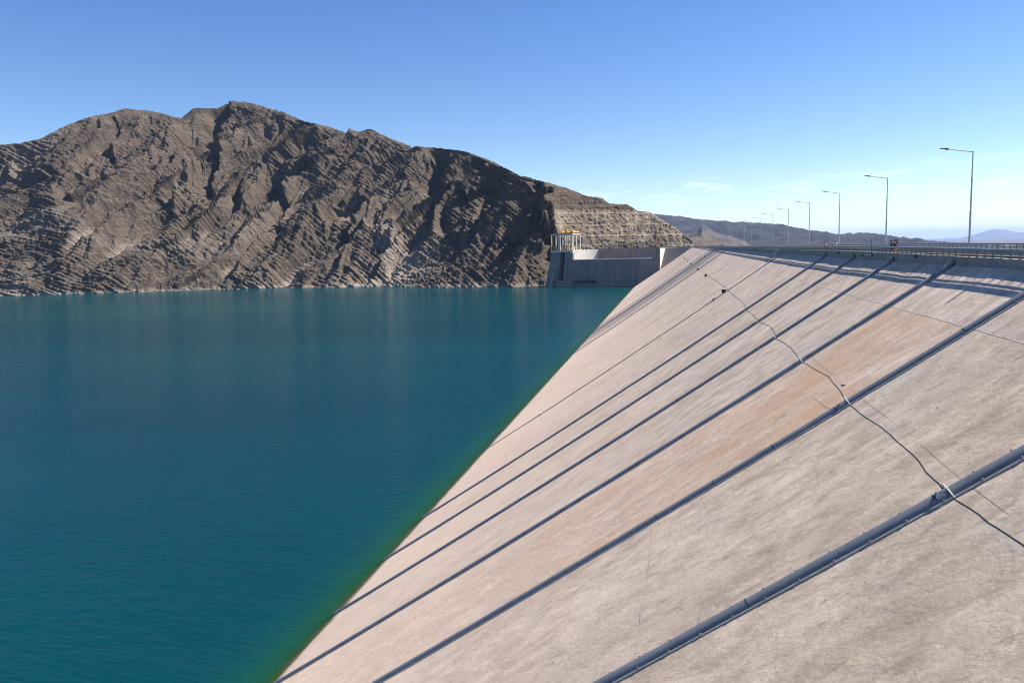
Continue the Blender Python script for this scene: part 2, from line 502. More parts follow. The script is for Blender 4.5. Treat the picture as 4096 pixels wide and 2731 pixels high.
# ------------------------------------------------------------------ terrain
def grid_mesh(name, P, mat, attrs=None, parent=None):
    nt, na = P.shape[:2]
    me = bpy.data.meshes.new(name)
    me.vertices.add(nt*na)
    me.vertices.foreach_set('co', P.reshape(-1).astype(np.float32))
    i = np.arange((nt-1)*(na-1)); r = i//(na-1); c = i % (na-1)
    q = np.stack([r*na+c, r*na+c+1, (r+1)*na+c+1, (r+1)*na+c], 1).astype(np.int32)
    me.loops.add(q.size); me.loops.foreach_set('vertex_index', q.reshape(-1))
    me.polygons.add(len(q))
    me.polygons.foreach_set('loop_start', np.arange(0, q.size, 4, dtype=np.int32))
    me.polygons.foreach_set('loop_total', np.full(len(q), 4, np.int32))
    me.update(calc_edges=True); me.validate()
    me.materials.append(mat)
    for k, v in (attrs or {}).items():
        a = me.attributes.new(k, 'FLOAT', 'POINT')
        a.data.foreach_set('value', v.reshape(-1).astype(np.float32))
    return link(name, me, parent)

SIL = np.array([(52, .125), (48, .128), (45.77, .1328), (44.61, .1361), (43.65, .1407), (42.39, .1547), (41.23, .1645), (39.69, .1723), (38.63, .1793), (37.05, .1782), (35.19, .171), (34.44, .1838), (32.89, .1864), (32.29, .1935), (30.99, .1938), (28.38, .1818), (26.92, .1705), (25.4, .1654), (24.03, .1573), (23.85, .1633), (23.24, .1584), (22.28, .1617), (20.73, .1489), (19.31, .1392), (17.21, .1369), (15.42, .1323), (13.32, .1185), (11.38, .0994), (9.75, .0911), (7.79, .0803), (6.33, .0691), (5.19, .0655), (4.54, .0577), (3.25, .0557), (2.45, .0467), (1.65, .045), (1.01, .0373), (-.1, .0253), (-1.52, .0048), (-1.83, -.0038), (-3.0, -.012)])[::-1]
SHORE = np.array([(52, 1330), (46.67, 1239), (43.11, 1165), (40.06, 1128), (37.09, 1112), (34.99, 1083), (31.63, 1049), (27.67, 1009), (22.26, 941), (17.99, 868), (14.66, 826), (11.8, 804), (10.6, 808), (9.6, 814), (8.9, 840), (8.3, 880), (7, 896), (5, 918), (2, 958), (0, 985), (-3, 1035)])[::-1]

def build_mountain():
    na, nt = 1500, 560
    az = np.linspace(51, -2.6, na)
    a_r = np.radians(az)
    tan_h = np.interp(az, SIL[:, 0], SIL[:, 1])
    r0 = np.interp(az, SHORE[:, 0], SHORE[:, 1])
    z0 = np.where(az > 9.2, -43.0, -3.2)
    z0 = -3.2 - 39.8*sstep(8.0, 9.0, az)
    kern = np.ones(91)/91
    tan_true = tan_h
    tan_h = np.convolve(np.pad(tan_true, 45, mode='edge'), kern, mode='valid')
    tan_h = np.where(az > 10, tan_h, tan_true)
    slope = np.interp(az, [-3, 9.0, 10.4, 12, 14, 18, 26, 51], [.8, 1.2, 1.1, .80, .66, .60, .74, .8])
    r1 = (r0 - z0/slope)/(1-tan_h/slope)
    r1 = np.maximum(r1, r0+12)
    h1 = tan_h*r1
    t = np.concatenate([np.linspace(-0.04, 1.0, nt-40), np.linspace(1.006, 1.5, 40)])
    T, R0 = np.meshgrid(t, r0, indexing='ij')
    R1 = np.broadcast_to(r1, T.shape); H1 = np.broadcast_to(h1, T.shape); Z0 = np.broadcast_to(z0, T.shape)
    AZ = np.broadcast_to(az, T.shape); AR = np.broadcast_to(a_r, T.shape)
    Tf = np.clip(T, -0.04, 1)
    prof = Tf + 0.10*np.sin(np.pi*np.clip(Tf, 0, 1))*np.sin(AR*9+1)*0.6
    R = R0+(R1-R0)*T
    Z = Z0+(H1-Z0)*prof
    back = np.clip(T-1, 0, 1)
    Z = Z - back*(H1-Z0)*1.5 - back*6
    # quarry benches right of the intake tower
    AZQ = AZ-1.1*sstep(0, 22, Z)+0.7*n2(AZ*1.3, Z/14)
    qm = 1-sstep(7.9, 9.0, AZQ)
    qd = 1-sstep(7.8, 8.7, AZQ)
    pr = np.array([(0, -3.2), (3.5, 14.5), (9.5, 15.6), (13, 28.0), (14.6, 28.8), (19, 42.3), (26.5, 43.6), (30, 52.0), (36, 53.5), (43, 66), (50, 67), (75, 84), (100, 98), (150, 110)], float)
    seg = np.concatenate([[0], np.cumsum(np.hypot(np.diff(pr[:, 0]), np.diff(pr[:, 1])))])
    # cut off at the local skyline
    RQ = np.zeros_like(R); ZQ = np.zeros_like(R)
    ss = np.linspace(0, seg[-1], 900)
    rr = np.interp(ss, seg, pr[:, 0]); zz = np.interp(ss, seg, pr[:, 1])
    for j in range(na):
        if az[j] > 10.6: continue
        el = zz/(r0[j]+rr)
        over = np.nonzero(el >= tan_h[j])[0]
        k = over[0] if len(over) else len(ss)-1
        s_end = max(ss[k], 0.5)
        sj = np.clip(t, 0, 1)*s_end
        RQ[:, j] = r0[j]+np.interp(sj, ss, rr)
        ZQ[:, j] = np.interp(sj, ss, zz)
        b = np.clip(t-1, 0, 1)
        RQ[:, j] += b*120; ZQ[:, j] -= b*40
        below = t < 0
        ZQ[below, j] = -3.2; RQ[below, j] = r0[j]+t[below]*40
    use = (AZ <= 10.6)
    R = np.where(use, R*(1-qm)+RQ*qm, R); Z = np.where(use, Z*(1-qm)+ZQ*qm, Z)
    L = -AR*1000.0
    # gully and spur system: crests lean to the right as they rise
    wob = 22*n2(L/140, Z/120+3)+9*n2(L/48+9, Z/45)
    g = L-0.72*(Z+39)+wob
    env = np.clip(0.35+1.6*np.clip(Tf, 0, 1), 0, 1)*(1-0.80*sstep(0.87, 1.0, Tf))*(1-0.93*qd)
    sp1 = 1-np.abs(n2(g/84+1.7, Z/330+0.3))*2.6
    sp2 = 1-np.abs(n2(g/35+5.1, Z/150+1.3))*2.6
    g3 = L-0.45*Z+0.6*wob
    sp3 = 1-np.abs(n2(g3/15+2.2, Z/40))*2.4
    big = n2(L/190+4.2, Z/300+2)
    X = R*np.cos(AR); Y = R*np.sin(AR)
    D = env*(11*sp1+8*big)-7*env
    # branching gullies: stripes of erosion that run down whatever slope is there already
    V = (Z+39)*1.28
    dL = np.gradient(L, axis=1)
    gx = np.gradient(D, axis=1)/dL
    gy = np.gradient(D, axis=0)/np.maximum(np.gradient(V, axis=0), 0.05)
    gx = np.clip(gx, -1.2, 1.2)+0.62; gy = np.clip(gy, -1.0, 1.0)+0.80
    for lam, amp, ox in ((86, 15.0, 3.1), (40, 7.0, 17.7), (19, 2.6, 5.3)):
        gl = np.sqrt(gx*gx+gy*gy)+1e-6
        dx, dy = -gy/gl, gx/gl
        px, py = ((L-0.56*V+0.5*wob)/lam+ox).astype(np.float32), (V/(2.3*lam)+ox*.7).astype(np.float32)
        ix, iy = np.floor(px).astype(np.int32), np.floor(py).astype(np.int32)
        fx, fy = px-ix, py-iy
        phs = (1.6 if lam < 40 else 0.8)*n2(px*1.1+4, py*1.6)
        sc_ = np.zeros_like(px); ss_ = np.zeros_like(px); sw = np.zeros_like(px)
        for ci in (-1, 0, 1):
            for cj in (-1, 0, 1):
                h = _perm[(_perm[(ix+ci) & 511]+iy+cj) & 511]
                qx = fx-ci-0.5-_G3[h, 0]*0.45; qy = fy-cj-0.5-_G3[h, 1]*0.45
                wgt = np.exp(-2.2*(qx*qx+qy*qy))
                mag = ((qx+0.56*2.3*qy)*dx+2.3*qy*dy)*2*np.pi*0.95+phs+_gz[h]*(0.9 if lam < 40 else 0)
                sc_ += np.cos(mag)*wgt; ss_ += np.sin(mag)*wgt; sw += wgt
        cc = sc_/sw; sn = ss_/sw
        e_ = np.arcsin(np.clip(cc*1.15, -.98, .98))/1.25
        k_ = amp*env if lam > 10 else amp*(0.3+0.7*env)*(1-0.9*qd)
        D = D+k_*e_
        gx = gx-k_*6.0/lam*sn*dx; gy = gy-k_*6.0/lam*sn*dy
        if lam == 86: ero = cc
    # long ravines slanting down to the left: steep on the side away from the sun, gentle towards it
    def saw(p, e):
        f = p-np.floor(p); return np.where(f < e, f/e, (1-f)/(1-e))
    gg = L-0.60*V+0.7*wob
    for per, am, e_, of in ((92, 20.0, .18, 0.3), (47, 10.5, .20, 0.75), (21, 3.2, .25, 0.1)):
        ph = gg/per+of+0.55*n2(gg/(per*2.1)+of*9, V/(per*2.6))+0.30*n2(gg/(per*.9)+3, V/(per*1.1)+of*5)
        mk = sstep(-0.40, 0.22, n2(L/(per*1.3)+of*7, V/(per*1.9)+of*3))
        D += env*am*mk*(saw(ph, e_)-0.5)
    # rock ribs following the bedding, falling to the right
    bq = Z+0.47*L+12*n2(L/90+3, Z/90)+0.04*D; bb = L-0.47*Z
    bm_ = sstep(-.2, .4, n3(X/110+5, Y/110, Z/110))
    D += bm_*(1-qd)*(1-0.4*sstep(.95, 1, Tf))*(2.2*(1-np.abs(n2(bb/74+1, bq/13.5))*2.4)+1.4*(1-np.abs(n2(bb/30+7, bq/6.2))*2.4)+0.8*n2(bb/11, bq/3.4))
    # a few large recesses whose left-facing walls stand in shade
    for a0, a1, t0, t1, dp in ((35.4, 32.35, .52, 1.3, 34), (18.6, 17.0, .62, .98, 26), (17.2, 15.4, .40, .72, 24), (14.6, 13.2, .55, .9, 18), (41.5, 39.6, .55, .9, 20), (30.2, 28.6, .30, .62, 20), (25.4, 23.9, .22, .55, 20)):
        a_s = AZ+3.4*(Tf-min(1.0, 0.5*(t0+t1)+.05))+0.6*n2(Z/26+a0, L/30)+0.25*n2(Z/9+a0, L/12)
        rr_ = np.clip((a0-a_s)/(a0-a1), 0, 1)*sstep(a1-.22, a1, a_s)
        D -= dp*rr_**1.3*sstep(t0-.12, t0+.12, Tf)*(1-sstep(t1-.10, t1+.08, Tf)*(t1 < 1.2))
    # bedding ledges falling to the right
    q = Z+0.52*L+0.03*D+9*n2(L/120+3, Z/100)+0.9*n2(L/21, Z/21)
    lm = sstep(-0.25, 0.35, n3(X/85, Y/85, Z/85))
    led = 2.4*saw(q/24, 0.88)+2.1*saw(q/10.8+0.4, 0.85)+1.1*saw(q/5.4, 0.82)
    D += (0.25+0.75*lm)*led*(1-qd)*(1-0.5*sstep(.93, 1, Tf))
    # crags and rubble
    r3a = 1-np.abs(n3(X/24, Y/24, Z/24))*2.2
    r3b = 1-np.abs(n3(X/10, Y/10, Z/10))*2.2
    f3 = n3(X/4.3, Y/4.3, Z/4.3); f4 = n3(X/2.1, Y/2.1, Z/2.1)
    scree = sstep(0.25, 0.75, -ero+0.35*big)*sstep(0.9, 0.5, Tf)*sstep(-0.1, 0.3, n3(X/60+7, Y/60, Z/60))*sstep(11, 12.5, AZ)
    rough = (1-0.8*scree)*(1-0.35*sstep(.95, 1, Tf))
    D += rough*(1-.6*qd)*(1.5*r3a*(1-0.6*qd)+1.1*r3b+0.8*f3+0.8*f4)
    # boulder field by the shore
    bf = np.exp(-((AZ-19.3)/3.4)**2)*(1-sstep(10, 70, Z))
    D += bf*(2.6*np.maximum(n3(X/3.4+3, Y/3.4, Z/3.4), 0)+1.0*f4)
    # vertical fluting on quarry faces
    D += qd*(1.1*n2((L+3*n2(L/15, Z/11))/6.2, Z/40)+0.6*n2((L+1.5*n2(L/6, Z/5))/2.6, Z/13)+0.5*f3+0.3*f4+1.6*n2(L/24, Z/30))
    # displace along the smoothed outward normal of the bare slope
    P0 = np.stack([X, Y, Z], -1)
    N = np.cross(np.gradient(P0, axis=1), np.gradient(P0, axis=0))
    N /= np.linalg.norm(N, axis=-1, keepdims=True)+1e-9
    N *= np.sign((N[..., :1]*-X[..., None]+N[..., 1:2]*-Y[..., None]))
    def blur(a, w, axis):
        pad = [(0, 0)]*a.ndim; pad[axis] = (w, w)
        c = np.cumsum(np.pad(a, pad, mode='edge'), axis=axis)
        n_ = a.shape[axis]
        hi = np.take(c, np.arange(2*w, 2*w+n_), axis=axis); lo = np.take(c, np.arange(0, n_), axis=axis)
        return (hi-lo)/(2*w)
    N = blur(blur(N, 40, 1), 40, 1); N = blur(N, 20, 0)
    N[..., 2] = np.maximum(N[..., 2]*(1-.75*qm), 0.12)
    N /= np.linalg.norm(N, axis=-1, keepdims=True)+1e-9
    top = (1-0.55*sstep(.97, 1.0, T))[..., None]
    Pn = P0+D[..., None]*N*top
    Rn = np.hypot(Pn[..., 0], Pn[..., 1]); Zn = Pn[..., 2]
    Zn = Zn+(np.broadcast_to(tan_true-tan_h, T.shape)*Rn)*sstep(.70, 1.0, np.clip(T, 0, 1))
    tan_h_b = np.interp(np.degrees(np.arctan2(Pn[..., 1], Pn[..., 0])), SIL[:, 0], SIL[:, 1])
    # the skyline stays where it is: pull the crest rows to the measured elevation
    crest = sstep(0.9, 1.0, T)*(T <= 1.0)
    Zs = Rn*tan_h_b
    Zn = Zn*(1-crest*0.75)+(np.minimum(Zn, Zs+2.2*f3+1.2*r3b-1.2))*crest*0.75
    over = Zn > Zs+2.5
    Zn = np.where(over & (T <= 1), Zs+2.5+0.25*(Zn-Zs-2.5), Zn)
    # keep a shoreline: level strip at the water
    P = np.stack([Pn[..., 0], Pn[..., 1], Zn], -1)
    tone = np.clip(0.85*scree+0.75*sstep(-33.5, -37.5, Zn)*sstep(-43, -38.5, Zn)+0.35*bf*sstep(0, .4, f3)+0.6*np.exp(-((AZ-21.5)/2.2)**2)*sstep(62, 20, Z)*sstep(-.25, .2, n3(X/38+3, Y/38, Z/60))+0.3*sstep(0.15, 0.5, n3(X/130+2, Y/130, Z/90))*sstep(.8, .2, Tf), 0, 1)
    tone = np.clip(tone+0.45*sstep(38, 47, AZ)*sstep(-.1, .4, n3(X/45, Y/45, Z/45)), 0, 1)
    o = grid_mesh('rocky_mountain', P, M_ROCK, {'tone': tone, 'quarry': qd*np.clip(0.75+0.5*n3(X/30, Y/30, Z/14), 0, 1)*sstep(50, 44, ZQ*use+200*(1-use))*(1-0.85*sstep(6.5, 4.5, ZQ+4*n2(L/9, Z/30))*sstep(5.4, 4.6, AZ)*sstep(.4, 1.2, AZ))})  # quarry foot darkened in colour to paint the undercut's shade
    o['kind'] = 'structure'
    return o
build_mountain()

# far range, foothills and the pale mountains on the horizon
FAR = np.array([(6, .05), (3, .046), (1.33, .042), (.37, .0402), (-.58, .0389), (-1.52, .0344), (-2.46, .032), (-4.92, .0275), (-6.72, .024), (-7.9, .0221), (-9.65, .0133), (-11.64, .0078), (-13.15, .0078), (-15.16, .0018), (-16.21, .0001), (-17.49, -.0037), (-18.74, -.0059), (-19.95, -.0086), (-21.14, -.0121), (-22.34, -.0113), (-24, -.010), (-30, -.012)])[::-1]
def build_far():
    na, nt = 900, 150
    az = np.linspace(5, -28, na); ar = np.radians(az)
    tn = np.interp(az, FAR[:, 0], FAR[:, 1])
    t = np.linspace(0, 1.25, nt)
    T, A = np.meshgrid(t, ar, indexing='ij')
    tnm = np.broadcast_to(tn, T.shape)
    RR = np.interp(t, [0, .45, 1, 1.25], [1500, 5200, 7600, 9500])[:, None]*np.ones_like(T)
    H = tnm*7600
    zfoot = -62+0.30*(H+62)
    Z = np.where(T < .45, -75+(zfoot+75)*(T/.45)**1.15, zfoot+(H-zfoot)*np.clip((T-.45)/.55, 0, 1)**0.9)
    Z = np.where(T > 1, H-(T-1)*900, Z)
    X = RR*np.cos(A); Y = RR*np.sin(A)
    k = sstep(.4, .6, T)
    rid = 1-np.abs(n2(X/420+1, Y/420))*2.2
    rid2 = 1-np.abs(n2(X/160+5, Y/160))*2.2
    fin = n2(X/60, Y/60)
    env = k*(1-sstep(.82, 1, T)*0.9)
    Z = Z+env*(46*(rid-.5)+22*(rid2-.5))+k*6*fin+(1-k)*(4*fin+3*n2(X/180, Y/180))
    Z = np.where(T <= 1, np.minimum(Z, RR*tnm+14*n2(A*90, T*0+.5)+7*n2(A*260, T*0+2)), Z)
    o = grid_mesh('far_hills', np.stack([X, Y, Z], -1), mat_far_rock('far_hill_rock', (0.016, 0.014, 0.015), (0.055, 0.044, 0.040)))
    o['kind'] = 'structure'
    # pale foothill in front of the range
    na, nt = 260, 90
    az = np.linspace(0.6, -6.2, na); ar = np.radians(az)
    tn = np.interp(az, [-6.2, -5.2, -4.2, -3.6, -3.0, -2.55, -2.2, -1.9, -1.3, -.6, .6], [-.012, .002, .0085, .0115, .0165, .0215, .0235, .019, .016, .0145, .012])
    t = np.linspace(0, 1.3, nt)
    T, A = np.meshgrid(t, ar, indexing='ij')
    RR = 2700+900*T
    H = np.broadcast_to(tn, T.shape)*3600
    Z = -60+(H+60)*np.clip(T, 0, 1)**0.8-np.clip(T-1, 0, 1)*300
    X = RR*np.cos(A); Y = RR*np.sin(A)
    Z = Z+sstep(.1, .4, T)*(1-sstep(.85, 1, T)*.8)*(14*(1-np.abs(n2(X/120, Y/120))*2.2)+6*n2(X/40, Y/40))
    o = grid_mesh('foothill', np.stack([X, Y, Z], -1), mat_far_rock('foothill_rock', (0.055, 0.046, 0.042), (0.145, 0.123, 0.11), 0.011))
    o['kind'] = 'structure'
    # low brown hillside at the far end of the crest
    na, nt = 200, 70
    az = np.linspace(0.2, -9, na); ar = np.radians(az)
    tn = np.interp(az, [-9, -7, -5.2, -4, -3, -2.3, -1.6, -.8, .2], [-.02, -.012, -.005, .0005, .0055, .0095, .010, .008, .004])
    t = np.linspace(0, 1.3, nt)
    T, A = np.meshgrid(t, ar, indexing='ij')
    RR = 1000+650*T
    H = np.broadcast_to(tn, T.shape)*1650
    Z = -45+(H+45)*np.clip(T, 0, 1)**0.9-np.clip(T-1, 0, 1)*120
    X = RR*np.cos(A); Y = RR*np.sin(A)
    Z = Z+sstep(.1, .4, T)*(1-sstep(.85, 1, T)*.8)*(5*(1-np.abs(n2(X/60, Y/60))*2.2)+2*n2(X/18, Y/18))
    o = grid_mesh('brown_hillside', np.stack([X, Y, Z], -1), mat_far_rock('brown_hill_rock', (0.105, 0.08, 0.062), (0.19, 0.15, 0.12), 0.02))
    o['kind'] = 'structure'
    # distant mountains
    na, nt = 260, 60
    az = np.linspace(-15, -32, na); ar = np.radians(az)
    tn = np.interp(az, [-32, -28, -25, -22.3, -21.92, -21.33, -20.75, -20.16, -19.57, -18.9, -18.48, -17.8, -15], [.002, .004, .003, .0025, .0028, .006, .007, .005, .0015, -.0012, -.0021, -.0024, -.0027])
    t = np.linspace(0, 1.3, nt)
    T, A = np.meshgrid(t, ar, indexing='ij')
    RR = 33000+5000*T
    H = np.broadcast_to(tn, T.shape)*38000
    Z = -104+(H+104)*np.clip(T, 0, 1)-np.clip(T-1, 0, 1)*900
    X = RR*np.cos(A); Y = RR*np.sin(A)
    Z = Z+sstep(.1, .4, T)*(1-sstep(.85, 1, T)*.8)*30*n2(X/900, Y/900)
    o = grid_mesh('distant_mountains', np.stack([X, Y, Z], -1), mat_far_rock('distant_rock', (0.08, 0.07, 0.065), (0.15, 0.13, 0.115), 0.0012))
    o['kind'] = 'structure'
build_far()

gr = mesh_obj('ground', [(-4000, -45000, -100), (60000, -45000, -100), (60000, 20000, -100), (-4000, 20000, -100)], [(0, 1, 2, 3)],
              mat_far_rock('desert_ground', (0.11, 0.088, 0.07), (0.17, 0.14, 0.115), 0.004))
gr['kind'] = 'structure'

# ------------------------------------------------------------------ reservoir
wt = mesh_obj('reservoir_water', [(-700, 35.2, WATER), (1500, 35.2, WATER), (1500, 1500, WATER), (-700, 1500, WATER)], [(0, 1, 2, 3)], M_WATER)
wt['kind'] = 'structure'

# ------------------------------------------------------------------ dam
dam = empty('dam', (300, -19, -39))
tag(dam, 'long concrete faced dam with a sloping beige slab face and straight crest road', 'dam')
def dam_part(o):
    o.parent = dam
    o.matrix_parent_inverse = dam.matrix_world.inverted() if False else Matrix.Translation((-300, 19, 39))
    return o

X_END = 748.0
RIBS = [27.3, 42.5, 57.4, 71.8, 86.3, 101.5]                  # thick joint covers
THIN = [139.8]
BUNDLE = [273, 281.3, 297, 306.3, 316, 325, 333.2, 340.3, 346.3, 352.4, 367, 385]
joints = [12.4]+RIBS+[116.2, 131.0, 146.0]+[160.9+14.85*k for k in range(7)]+[265.0]+BUNDLE+[400.0, 415, 430, 437.2, 452, 467, 482, 496.5]+[511.3+14.85*k for k in range(16)]
joints = sorted(j for j in joints if j < X_END-5)+[X_END]
joints = [-18.0, -3.0]+joints
random.seed(3)
UND = lambda X, Y: 0.016*n2(X/3.1, Y/2.3)+0.03*n2(X/9.0+4, Y/6.0)+0.006*n2(X/0.9, Y/0.9)

def slab_panel(xa, xb, ya, yb, near, tint):
    gap = 0.012
    dx = 0.42 if near else max((xb-xa)/8, 1.2)
    dy = 0.42 if near else 1.4
    nx_ = max(3, int((xb-xa)/dx)+1); ny_ = max(3, int((yb-ya)/dy)+1)
    xs = np.linspace(xa+gap, xb-gap, nx_); ys = np.linspace(ya+gap, yb-gap, ny_)
    Yg, Xg = np.meshgrid(ys, xs, indexing='ij')
    Zg = slab_z(Yg)+UND(Xg, Yg)
    o = grid_mesh('face_slab', np.stack([Xg, Yg, Zg], -1), M_SLAB)
    me = o.data
    me.polygons.foreach_set('use_smooth', [True]*len(me.polygons))
    # the slab's thickness: separate edge faces, so the surface keeps clean normals
    P = np.stack([Xg, Yg, Zg], -1)
    ring = list(P[0])+list(P[1:, -1])+list(P[-1, -2::-1])+list(P[-2::-1, 0])
    bm = bmesh.new(); bm.from_mesh(me)
    ta = [bm.verts.new(tuple(q)) for q in ring]; tb = [bm.verts.new((q[0], q[1]-0.14, q[2]-0.22)) for q in ring]
    for k in range(len(ring)-1): bm.faces.new((ta[k], tb[k], tb[k+1], ta[k+1]))
    bm.to_mesh(me); bm.free()
    o.color = (*tint, 1)
    return dam_part(o)

YJ = -15.2
for i in range(len(joints)-1):
    xa, xb = joints[i], joints[i+1]
    near = xa < 100
    b = 1+random.uniform(-.05, .05)
    tint = [b, b*random.uniform(.985, 1.01), b*random.uniform(.97, 1.01)]
    slab_panel(xa, xb, YT+0.02, YJ, near, [1.0*b, 1.0*b, 1.02*b])
    slab_panel(xa, xb, YJ, 62.0, near, tint)
    if xa < 240:
        # pale mortar bead in the horizontal construction joint
        xs = np.arange(xa+0.05, xb-0.04, 0.3)
        w = 0.022+0.016*n2(xs*1.7, xs*0+3)
        off = 0.03*n2(xs*.8, xs*0+8)
        v = []; f = []
        for k, x in enumerate(xs):
            for s in (-1, 1):
                y = YJ+off[k]+s*w[k]
                v.append((x, y, float(slab_z(y)+UND(np.float32(x), np.float32(y)))+0.012))
        for k in range(len(xs)-1): f.append((2*k, 2*k+2, 2*k+3, 2*k+1))
        dam_part(mesh_obj('joint_seal', v, f, M_SEAL))

# fill body under the slabs, downstream shoulder
mb = MB()
prof = [(70, slab_z(70)-.7), (YT+0.1, slab_z(YT)-0.7), (YT-0.1, -3.2), (-30.5, -3.2), (-170, -99.5), (70, -99.5)]
n = len(prof)
vv = [(-25, y, float(z)) for y, z in prof]+[(X_END-0.5, y, float(z)-0.9) for y, z in prof]
ff = [tuple(range(n)), tuple(reversed(range(n, 2*n)))]+[(k, n+k, n+(k+1) % n, (k+1) % n) for k in range(n)]
bd = mesh_obj('embankment', vv, ff, M_BODY); dam_part(bd)
# far-end plinth beside the spillway
pl = MB()
for k in range(30):
    y0 = YT+k*2.6; y1 = y0+2.6
    za, zb = float(slab_z(y0)), float(slab_z(y1))
    pl.hexa([(X_END+.1, y0, za-4), (X_END+16, y0, za-4), (X_END+16, y1, zb-4), (X_END+.1, y1, zb-4),
             (X_END+.1, y0, za+.5), (X_END+16, y0, za+.2), (X_END+16, y1, zb+.2), (X_END+.1, y1, zb+.5)])
dam_part(pl.build('plinth', M_SPILL))

# parapet wall, crest road, walkway
PANEL = 7.425
def strip(name, y0, y1, ztop, zbot, mat, x0=-20.0, x1=X_END+6, step=7.425, bev=0.0):
    xs = np.arange(x0, x1, step); v = []; f = []
    for x in xs:
        c = float(camber(x)); v += [(x, y0, zbot+c), (x, y1, zbot+c), (x, y1, ztop+c), (x, y0, ztop+c)]
    for k in range(len(xs)-1):
        a = 4*k; b = a+4
        for m in range(4):
            m2 = (m+1) % 4
            f.append((a+m, b+m, b+m2, a+m2))
    f += [(3, 2, 1, 0), tuple(4*(len(xs)-1)+m for m in range(4))]
    return dam_part(mesh_obj(name, v, f, mat))
strip('crest_road', -26.9, -21.35, -1.78, -3.1, M_ROAD)
strip('walkway', -21.35, -19.71, -1.64, -3.1, M_WALK)
strip('walkway', -28.38, -26.9, -1.64, -3.1, M_WALK)
strip('shoulder', -30.4, -28.82, -1.85, -3.1, M_BODY)

def parapet_panel_mesh():
    L = PANEL-0.02; w = 0.42; h0 = -2.75; h1 = -1.2
    mb = MB()
    prof = [(-w/2, h0), (w/2, h0), (w/2, h1-0.02), (w/2-0.02, h1), (-w/2+0.02, h1), (-w/2, h1-0.02)]
    n = len(prof)
    v = [(-L/2, y, z) for y, z in prof]+[(L/2, y, z) for y, z in prof]
    f = [tuple(reversed(range(n))), tuple(range(n, 2*n))]+[(k, (k+1) % n, n+(k+1) % n, n+k) for k in range(n)]
    mb.add(v, f)
    return mb.mesh('parapet_panel', M_WALL)
ppm = parapet_panel_mesh()
x = 27.7-PANEL/2
XP = []
while x < X_END:
    XP.append(x); x += PANEL
random.seed(11)
for x in XP:
    for yc in (YT-0.22, -28.59):
        o = dam_part(link('parapet_panel', ppm, None, (x, yc+random.uniform(-.012, .012), float(camber(x))+random.uniform(-.008, .008)), random.uniform(-.0015, .0015)))

# drain boxes on the parapet face
dbx = MB().box((0, 0, 0), (0.6, 0.08, 0.30)).box((0, 0.035, 0), (0.5, 0.04, 0.2)).mesh('drain_box', M_RUST)
for x in (65.8, 94.2, 123.4, 152.5, 182.3, 210.5, 240.9, 270, 300):
    dam_part(link('drain_box', dbx, None, (x, YT+0.06, -1.42+float(camber(x)))))

# ---- joint covers
def rib_path(y1, wall=True):
    ys = np.concatenate([np.linspace(-18.75, y1, 90)])
    pts = [(y, float(slab_z(y))) for y in ys]
    if wall: pts = [(YT+0.06, -1.52), (YT+0.14, -1.75), (-18.98, -1.98)]+pts
    return pts
def joint_cover(X, hw, hh, detail, y1=52.0):
    pts = rib_path(y1)
    c = float(camber(X))
    prof = [(-1, -0.25), (-1.0, 0.12), (-.9, .45), (-.66, .78), (-.34, .95), (0, 1), (.34, .95), (.66, .78), (.9, .45), (1.0, .12), (1, -0.25)]
    v = []; f = []
    m = len(pts); n = len(prof)
    for k, (y, z) in enumerate(pts):
        a = np.array(pts[max(k-1, 0)]); b = np.array(pts[min(k+1, m-1)]); tdir = (b-a)/np.linalg.norm(b-a)
        nrm = np.array([-tdir[1], tdir[0]])
        if nrm[1] < 0: nrm = -nrm
        wob = 0.02*float(n2(np.float32(y/2.2), np.float32(X)))
        s = 1.0 if k > 2 else (0.62, 0.75, 0.95)[k]
        for px, pz in prof:
            hgt = pz*hh*s
            v.append((X+px*hw*s+wob, y+nrm[0]*hgt, z+nrm[1]*hgt+(c if k < 2 else 0)))
    for k in range(m-1):
        for j in range(n-1):
            f.append((k*n+j, k*n+j+1, (k+1)*n+j+1, (k+1)*n+j))
    f += [tuple(range(n-1, -1, -1)), tuple((m-1)*n+j for j in range(n))]
    o = dam_part(mesh_obj('joint_cover', v, f, M_RUBBER, None, True))
    if not detail: return o
    # clamping bars with bolts along both edges
    for s in (-1, 1):
        mb = MB()
        ys = np.linspace(-18.6, 48, 80)
        for k in range(len(ys)-1):
            ya, yb = ys[k], ys[k+1]; za, zb = float(slab_z(ya)), float(slab_z(yb))
            x0, x1 = X+s*(hw+0.03), X+s*(hw+0.15)
            x0, x1 = min(x0, x1), max(x0, x1)
            mb.hexa([(x0, ya, za-.03), (x1, ya, za-.03), (x1, yb, zb-.03), (x0, yb, zb-.03),
                     (x0, ya, za+.07), (x1, ya, za+.07), (x1, yb, zb+.07), (x0, yb, zb+.07)])
        for y in np.arange(-18.2, 37, 1.15):
            mb.box((X+s*(hw+.11), y, float(slab_z(y))+.10), (.05, .05, .12))
        mb_o = mb.build('clamp_bar', M_BAR); mb_o.parent = o; mb_o.matrix_parent_inverse = o.matrix_world.inverted()
    # seam collars
    cm = MB()
    vs = []; fs = []
    for e in (0, 1):
        for px, pz in prof:
            vs.append((px*hw*1.012, e*0.045*0.83+pz*hh*1.03*0.5547, -e*0.045*0.555+pz*hh*1.03*0.832))
    for j in range(n-1): fs.append((j, j+1, n+j+1, n+j))
    cme = cm.add(vs, fs).mesh('seam_collar', M_COLLAR)
    y = -16.5+random.uniform(0, 2)
    while y < 36:
        co = link('seam_collar', cme, o, (X, y, float(slab_z(y))))
        co.matrix_parent_inverse = Matrix.Identity(4)
        y += random.choice((3.1, 3.2, 6.2))
    return o
def fix(o): return o
for X in RIBS: joint_cover(X, 0.30, 0.24, True)
